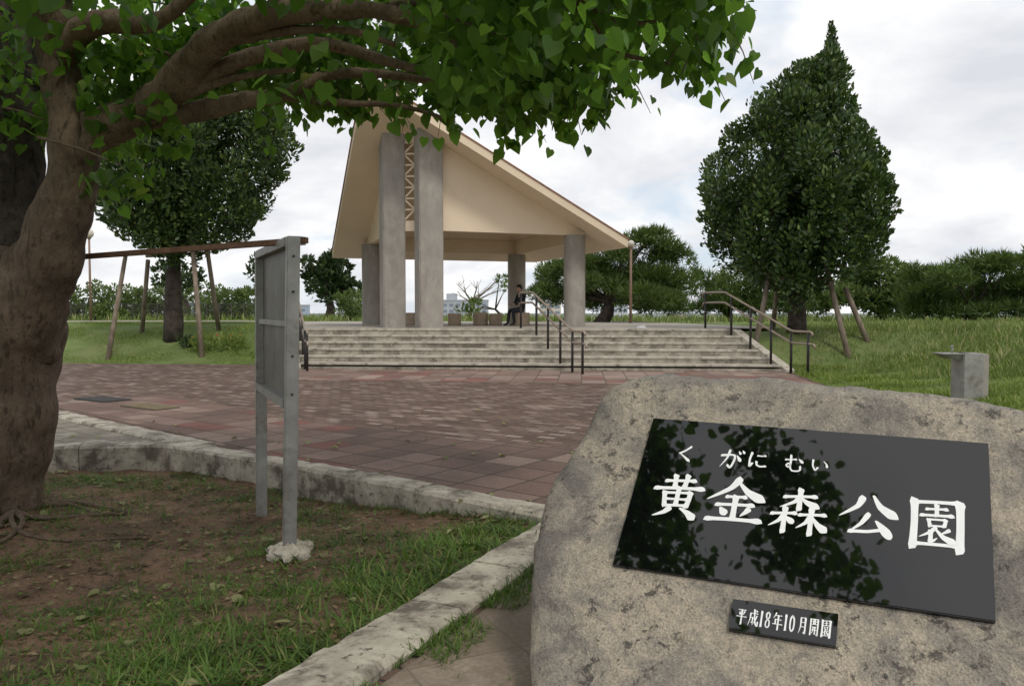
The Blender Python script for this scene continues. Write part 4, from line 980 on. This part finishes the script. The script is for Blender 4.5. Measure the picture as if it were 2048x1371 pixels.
contour_tree('fukugi_tree', 'tall dense dark green tree with a pointed top on the right bank', 1592, 664, 22, 17,
    [(40, 1660, 1667), (80, 1652, 1676), (112, 1642, 1684), (122, 1596, 1690), (150, 1562, 1704), (172, 1528, 1706), (220, 1498, 1712), (255, 1458, 1734), (300, 1442, 1762), (330, 1396, 1774), (370, 1388, 1788), (440, 1402, 1786), (500, 1424, 1770), (540, 1450, 1734), (566, 1505, 1680), (582, 1560, 1640)], .145, 92, 'fukugi', .42, 1.0, (1600, 540), ((1663, 46), (1662, 215), 4, 38))
contour_tree('fukugi_tree', 'dark green round crowned tree with wooden stakes behind the notice board on the left bank', 345, 650, 25, 17,
    [(130, 330, 470), (180, 240, 540), (240, 195, 588), (300, 190, 595), (350, 190, 572), (400, 185, 540), (440, 200, 522), (475, 240, 492), (500, 285, 440), (518, 315, 400)], .16, 68, 'fukugi', .44, 1.0, (350, 480), flare=1.1)

def support(label, stakes, bars, Yd, cat='tree stakes'):
    cx = sum(s[2] for s in stakes) / len(stakes); c = at(cx, 660, Yd); t = thing('tree_support', label, cat, (c[0], c[1], float(H(c[0], c[1]))))
    for (x0, y0, x1, y1, dy) in stakes:
        a = at(x0, y0, Yd + dy * .3); b2 = at(x1, y1, Yd + dy); b2[2] = min(b2[2], float(H(b2[0], b2[1]))) - .1
        MB().tube([a, b2], [.065, .075], 10, .1).build('stake', 'wood', t, smooth=True)
    for (x0, y0, x1, y1, dy) in bars:
        MB().tube([at(x0, y0, Yd + dy), at(x1, y1, Yd + dy)], .05, 8).build('crossbar', 'wood', t, smooth=True)
support('grey wooden stakes propping the round crowned tree on the left bank', [(252, 505, 213, 668, -1.5), (296, 520, 283, 648, 1.2), (383, 470, 404, 672, -1.4), (414, 497, 438, 630, 1.4)], [(250, 508, 390, 492, -.4), (292, 512, 420, 505, .4)], 24.6)
support('weathered wooden stakes propping the pointed tree on the right bank', [(1652, 530, 1700, 682, -1.4), (1690, 575, 1738, 676, -.6), (1540, 545, 1510, 660, -.8), (1556, 560, 1545, 655, 1.4)], [(1548, 560, 1658, 556, -.3)], 21.8)

def bgtree(name, label, base, Yd, tr_px, blobs, leafL, dens, m, tpl=QUAD, lean=0, bark='barkdark', cat='tree', group=None, depth=1.0, limbs=1.0, div=130, inner=.4):
    b = at(base[0], base[1], Yd); b[2] = float(H(b[0], b[1]))
    t = thing(name, label, cat, b, group); k = Yd / F
    cx = sum(q[0] for q in blobs) / len(blobs); cy = sum(q[1] for q in blobs) / len(blobs); tt = at(base[0] + (cx - base[0]) * .5 + lean, (base[1] + cy) / 2, Yd)
    r0 = tr_px * k
    MB().tube([b - np.array([0, 0, .2]), b + (tt - b) * .5 + np.array([r0 * .6, 0, 0]), tt], [r0 * 1.2, r0 * .95, r0 * .75], 10, .2).build('trunk', bark, t, smooth=True)
    bl = []; lm = MB()
    for (x, y, rx, ry) in blobs:
        c = at(x, y, Yd + U(-1, 1) * depth * 1.5)
        lm.tube([tt, (tt + c) / 2 + np.array([0, 0, .15]), c], [r0 * .55 * limbs, r0 * .35 * limbs, r0 * .12 * limbs], 6, .2)
        n = max(3, int((rx * ry) / div))
        for _ in range(n):
            u = rvec(1)[0] * random.random() ** .4; rr = U(.28, .5)
            bl.append((c + np.array([u[0] * rx * k * .8, u[1] * rx * k * .9, u[2] * ry * k * .85]), (rx * k * rr, rx * k * rr, ry * k * rr)))
    lm.build('limbs', bark, t)
    P2, D2, N2, S2 = blob_leaves(bl, dens, leafL, .6, .7, inner)
    leaf_mesh('crown', m, tpl, P2, D2, N2, S2, t)
    return t
PN = (NEEDLE[0] * np.array([2.8, 1, 1]), NEEDLE[1])
bgtree('pine_tree', 'broad pine directly right of the pavilion, beside the lamp post', (1195, 652), 34, 13,
    [(1295, 478, 52, 22), (1330, 505, 55, 26), (1250, 505, 55, 26), (1180, 530, 55, 28), (1110, 545, 48, 28), (1200, 562, 70, 30), (1300, 550, 70, 32), (1365, 565, 42, 32), (1105, 590, 50, 26), (1180, 600, 50, 22), (1290, 600, 70, 26), (1350, 610, 50, 22)], .27, 120, 'pine', PN, div=100, inner=.3)
bgtree('pine_tree', 'dark pine behind the right handrail, left of the pointed tree', (1455, 655), 44, 10,
    [(1385, 535, 22, 18), (1405, 565, 40, 28), (1450, 560, 40, 25), (1500, 575, 45, 28), (1430, 600, 60, 25), (1520, 610, 50, 22), (1390, 610, 40, 20)], .36, 65, 'pine', PN)
bgtree('broadleaf_tree', 'pale green loose tree just right of the pointed tree', (1768, 660), 40, 8,
    [(1760, 540, 45, 25), (1725, 565, 45, 30), (1800, 570, 42, 30), (1690, 590, 45, 28), (1750, 600, 50, 30), (1810, 615, 40, 25), (1650, 600, 40, 26)], .3, 50, 'broad', div=110)
bgtree('pine_tree', 'wide spreading pine at the far right edge', (1925, 672), 31, 11,
    [(1842, 548, 44, 22), (1890, 550, 48, 22), (1945, 538, 54, 24), (2008, 524, 48, 22), (2052, 516, 44, 22), (2075, 556, 58, 30), (1850, 582, 54, 24), (1930, 584, 66, 26), (2012, 576, 62, 26), (1835, 612, 50, 22), (1895, 618, 60, 20), (1990, 620, 64, 22), (2085, 606, 66, 34), (2150, 560, 60, 40)], .27, 110, 'pine', PN, limbs=.5, div=90, inner=.28)
bgtree('pine_tree', 'low dark pine half hidden under the pointed tree', (1610, 655), 46, 9, [(1560, 590, 50, 28), (1630, 590, 50, 28), (1590, 615, 60, 20)], .42, 36, 'pine', PN)
bgtree('round_tree', 'dark rounded tree seen between notice board and pavilion', (657, 634), 52, 9,
    [(645, 520, 38, 22), (618, 522, 16, 12), (625, 550, 32, 24), (680, 548, 34, 24), (655, 570, 45, 26), (700, 580, 24, 20), (640, 590, 34, 16), (690, 602, 28, 12)], .42, 40, 'fartree')
bgtree('round_tree', 'small dark tree behind the staked trunk on the left', (372, 632), 55, 8, [(350, 545, 34, 20), (385, 560, 28, 22), (340, 570, 30, 18), (380, 580, 26, 14)], .42, 36, 'fartree')
bgtree('round_tree', 'narrow dark tree just left of the notice board edge', (520, 634), 56, 6, [(512, 540, 18, 26), (530, 560, 18, 22), (515, 580, 20, 20)], .4, 36, 'fartree')
bp_ = at(938, 648, 44); bp_[2] = float(H(bp_[0], bp_[1])); bt = thing('bare_tree', 'leafless sapling seen through the pavilion', 'tree', bp_)
tt = at(945, 605, 44); MB().tube([bp_, tt], [.12, .08], 8, .2).build('trunk', 'barkpale', bt, smooth=True)
for (x, y) in ((912, 566), (930, 575), (955, 562), (985, 575), (1010, 578), (1000, 556), (920, 590), (970, 585)):
    e = at(x, y, 44 + U(-1, 1)); mid = (tt + e) / 2 + np.array([U(-.2, .2), 0, U(0, .2)]); mb = MB().tube([tt, mid, e], [.05, .035, .012], 6)
    for _ in range(3): mb.tube([mid + (e - mid) * U(0, .8), e + np.array([U(-.5, .5), U(-.4, .4), U(-.1, .5)])], [.018, .008], 5)
    mb.build('branch', 'barkpale', bt)
bgtree('young_tree', 'small leafy bush beside the back column of the pavilion', (1006, 645), 42, 3, [(1000, 552, 12, 8), (1018, 572, 16, 10), (950, 618, 26, 16), (935, 625, 20, 12)], .3, 40, 'broad', cat='bush')
xs_ = [128, 158, 190, 220, 250, 276, 302, 330, 412, 440, 468, 495, 545, 700, 735]
for i, px in enumerate(xs_):
    tp = U(-8, 8); bgtree('hedge_shrub', 'loose green shrub in the row along the dark fence', (px, 640), 40.2 + U(-.6, 1.2), 2,
        [(px - 14, 604 + tp, 26, 22), (px + 12, 597 + tp, 26, 22), (px, 584 + tp, 18, 14), (px + 4, 620, 34, 18), (px - 8, 626, 30, 14)], .19, 75, 'broad', cat='shrub', group='shrubs along the fence', inner=.3)
fc_ = at(310, 640, 39); fz = float(H(fc_[0], fc_[1])); fn = thing('fence', 'low dark metal fence in front of the green shrubs at left', 'fence', (fc_[0], 39, fz))
xa_ = at(118, 620, 39)[0]; xb_ = at(512, 620, 39)[0]
for i in range(17):
    x = xa_ + (xb_ - xa_) * i / 16; MB().box((x, 39, fz + .40), (.045, .045, .85)).build('post', 'fencedark', fn)
MB().box(((xa_ + xb_) / 2, 39, fz + .78), (xb_ - xa_, .03, .03)).build('rail', 'fencedark', fn); MB().box(((xa_ + xb_) / 2, 39, fz + .2), (xb_ - xa_, .03, .03)).build('rail', 'fencedark', fn)
mb = MB()
for i in range(150): mb.box((xa_ + (xb_ - xa_) * (i + .5) / 150, 39.0, fz + .49), (.012, .012, .55))
mb.build('bars', 'fencedark', fn)
fbp = at(445, 655, 24); fbp[2] = float(H(fbp[0], fbp[1])); fb = thing('flower_bush', 'low bush with small red flowers on the left lawn by the stakes', 'bush', fbp)
P2, D2, N2, S2 = blob_leaves([(fbp + np.array([U(-.6, .6), U(-.4, .4), .15]), (.3, .3, .25)) for _ in range(9)], 120, .10, .5, .7, .4); leaf_mesh('foliage', 'lawn', QUAD, P2, D2, N2, S2, fb)
mb = MB()
for _ in range(10): mb.lathe([(.01, 0), (.026, .015), (.012, .03)], fbp + np.array([U(-.8, .6), U(-.5, .2), U(.25, .42)]), 6)
mb.build('flowers', 'red', fb)['kind'] = 'stuff'
lsp = at(372, 655, 24.2); lsp[2] = float(H(lsp[0], lsp[1])); ls = thing('low_shrub', 'low dark shrub at the foot of the staked trunk on the left lawn', 'shrub', lsp)
P2, D2, N2, S2 = blob_leaves([(lsp + np.array([U(-.22, .22), U(-.2, .2), U(.08, .25)]), (.16, .16, .16)) for _ in range(8)], 150, .09, .5, .7, .3); leaf_mesh('foliage', 'fartree', QUAD, P2, D2, N2, S2, ls)
MB().tube([lsp - np.array([0, 0, .05]), lsp + np.array([.03, 0, .25])], [.03, .012], 6).build('stem', 'barkdark', ls)

# ------------------------------------------------------------------ drinking fountain
dp = at(1945, 780, 12.2); gz = float(H(dp[0], dp[1])) - .05
df = thing('drinking_fountain', 'grey concrete drinking fountain with a steel basin in the grass at right', 'drinking fountain', (dp[0], dp[1], gz))
zt_ = at(1945, 706, 12.2)[2]
x0 = at(1921, 700, 12.2)[0]; x1 = at(1961, 700, 12.2)[0]; x2 = at(1976, 700, 12.2)[0]
MB().obox((x0, 12.1, gz - .2), (x1 - x0, 0, 0), (0, .36, 0), (0, 0, zt_ - gz + .2)).build('pillar', 'metal', df, bevel=.012)
MB().obox((x1 + .004, 12.16, gz - .2), (x2 - x1, 0, 0), (0, .36, 0), (0, 0, zt_ - gz + .19)).build('back_slab', 'concrete', df, bevel=.012)
xb0 = at(1884, 700, 12.2)[0]
mb = MB(); zz = zt_ - .01
mb.add([(xb0, 12.12, zz), (x0 + .12, 12.12, zz), (x0 + .12, 12.44, zz), (xb0, 12.44, zz), (xb0 + .08, 12.16, zz - .07), (x0 - .003, 12.16, zz - .09), (x0 - .003, 12.40, zz - .09), (xb0 + .08, 12.40, zz - .07)], [(4, 5, 6, 7), (0, 1, 5, 4), (1, 2, 6, 5), (2, 3, 7, 6), (3, 0, 4, 7)])
mb.box(((xb0 + x0) / 2 + .05, 12.28, zz + .004), (x0 - xb0 + .16, .36, .012)); mb.build('basin', 'metal', df)
tx = at(1910, 700, 12.2)[0]
MB().tube([(tx, 12.28, zz), (tx, 12.28, zz + .07), (tx + .01, 12.28, zz + .09), (tx - .03, 12.28, zz + .10)], .012, 8).build('tap', 'metal', df, smooth=True)
MB().lathe([(.02, 0), (.022, .02), (.012, .03)], (tx, 12.28, zz + .10), 8).build('tap_knob', 'metal', df)

# ------------------------------------------------------------------ city
bl_mats = [plain('city_white', (.60, .61, .64)), plain('city_grey', (.44, .46, .50)), plain('city_cream', (.58, .54, .46)), plain('city_tan', (.48, .40, .35)), plain('city_blue', (.40, .47, .55))]
MT['city_window'] = plain('city_window', (.22, .26, .31), .4); MT['city_roof'] = plain('city_roof', (.42, .43, .45))
def build_city(x0, x1, top, Yd, mi, label, fl=0, wn=0, tower=None):
    p0 = at(x0, top, Yd); p1 = at(x1, top, Yd); wd = p1[0] - p0[0]; zb = -28; dp_ = max(wd * .7, 8)
    t = thing('building', label, 'building', ((p0[0] + p1[0]) / 2, Yd, zb))
    MB().obox((p0[0], Yd, zb), (wd, 0, 0), (0, dp_, 0), (0, 0, p0[2] - zb)).build('wall', bl_mats[mi], t)
    MB().obox((p0[0] - wd * .01, Yd - .25, p0[2] + .02), (wd * 1.02, 0, 0), (0, dp_ + .5, 0), (0, 0, .8)).build('roof', 'city_roof', t)
    if tower:
        MB().obox((p0[0] + wd * tower, Yd + 2, p0[2] + .85), (wd * .22, 0, 0), (0, dp_ * .4, 0), (0, 0, 3.2)).build('roof_tower', bl_mats[mi], t)
    if fl:
        for f in range(fl):
            for q in range(wn):
                ww = wd / wn; zc = p0[2] - 3.2 * (f + .62)
                MB().obox((p0[0] + ww * (q + .18), Yd - .12, zc - .8), (ww * .64, 0, 0), (0, .1, 0), (0, 0, 1.5)).build('window', 'city_window', t)
build_city(883, 975, 602, 420, 1, 'wide grey apartment block seen through the pavilion', 4, 7, .1)
build_city(1216, 1256, 612, 380, 0, 'white apartment block under the pine beside the lamp post', 4, 4, .5)
build_city(1080, 1122, 606, 450, 2, 'cream building beside the back column of the pavilion', 4, 3)
build_city(1292, 1330, 632, 520, 1, 'low grey building right of the lamp post', 3, 4)
build_city(1338, 1372, 628, 600, 3, 'tan building between the pines, left of the right handrail', 4, 4)
build_city(1376, 1402, 638, 560, 0, 'small white building just left of the right handrail', 2, 3)
build_city(1262, 1290, 638, 640, 2, 'small cream building right beside the lamp post pole', 2, 3)
build_city(356, 412, 598, 330, 0, 'white building behind the staked trunk at left', 4, 5)
build_city(486, 512, 600, 360, 0, 'white building just left of the notice board', 3, 3)
build_city(580, 612, 612, 420, 4, 'bluish building behind the left handrail', 3, 3)
build_city(1005, 1030, 630, 560, 3, 'low tan building left of the seated person', 2, 3)
build_city(1640, 1665, 628, 420, 0, 'white building glimpsed right of the pointed tree trunk', 3, 3)
build_city(1670, 1700, 636, 500, 1, 'grey building glimpsed between the right stakes', 2, 3)
build_city(1610, 1634, 640, 460, 2, 'cream building glimpsed behind the pointed tree trunk', 2, 2)
build_city(840, 872, 622, 520, 4, 'bluish low building right of the tall pillars', 2, 3)
build_city(700, 736, 620, 520, 1, 'grey low building left of the pavilion columns', 2, 3)

# ------------------------------------------------------------------ world & sun
wd_ = bpy.data.worlds.new('World'); SC.world = wd_; wd_.use_nodes = True; nt = wd_.node_tree
bg = nt.nodes['Background']; bg.inputs[1].default_value = .1
sky = nd(nt, 'ShaderNodeTexSky', sky_type='NISHITA'); sky.sun_disc = False
SUN_EL, SUN_AZ = math.radians(52), math.radians(150)
sky.sun_elevation = SUN_EL; sky.sun_rotation = SUN_AZ; sky.air_density = 1.2; sky.dust_density = 1
tc = nd(nt, 'ShaderNodeTexCoord')
sx = nd(nt, 'ShaderNodeSeparateXYZ'); nt.links.new(tc.outputs['Generated'], sx.inputs[0])
mx_ = nd(nt, 'ShaderNodeMath', operation='MAXIMUM'); mx_.inputs[1].default_value = 0; nt.links.new(sx.outputs['Z'], mx_.inputs[0])
ad_ = nd(nt, 'ShaderNodeMath', operation='ADD'); ad_.inputs[1].default_value = .35; nt.links.new(mx_.outputs[0], ad_.inputs[0])
dx = nd(nt, 'ShaderNodeMath', operation='DIVIDE'); nt.links.new(sx.outputs['X'], dx.inputs[0]); nt.links.new(ad_.outputs[0], dx.inputs[1])
dy = nd(nt, 'ShaderNodeMath', operation='DIVIDE'); nt.links.new(sx.outputs['Y'], dy.inputs[0]); nt.links.new(ad_.outputs[0], dy.inputs[1])
cb = nd(nt, 'ShaderNodeCombineXYZ'); nt.links.new(dx.outputs[0], cb.inputs[0]); nt.links.new(dy.outputs[0], cb.inputs[1])
n1 = noise_n(nt, cb.outputs[0], 1.6, 5, .58, .3)
cr = ramp(nt, [(.36, (0, 0, 0)), (.49, (1, 1, 1))]); nt.links.new(n1.outputs['Fac'], cr.inputs[0])
n2 = noise_n(nt, cb.outputs[0], 2.6, 5, .56, .3)
cc = ramp(nt, [(.32, (7.3, 7.5, 8.0)), (.47, (8.9, 9.0, 9.3)), (.60, (10.5, 10.5, 10.5))]); nt.links.new(n2.outputs['Fac'], cc.inputs[0])
blue = mixc(nt, .68, sky.outputs[0], (7.6, 8.8, 10.4))
col = mixc(nt, cr.outputs[0], blue, cc.outputs[0])
nt.links.new(col, bg.inputs[0])
sd_ = bpy.data.lights.new('sun', 'SUN'); sd_.energy = 1.5; sd_.angle = math.radians(12); sd_.color = (1, .95, .87)
so = bpy.data.objects.new('sun', sd_); COL.objects.link(so)
dirs = Vector((math.sin(SUN_AZ) * math.cos(SUN_EL), math.cos(SUN_AZ) * math.cos(SUN_EL), math.sin(SUN_EL)))
so.rotation_euler = dirs.to_track_quat('Z', 'Y').to_euler()
SC.view_settings.view_transform = 'Standard'; SC.view_settings.look = 'None'; SC.view_settings.exposure = 0
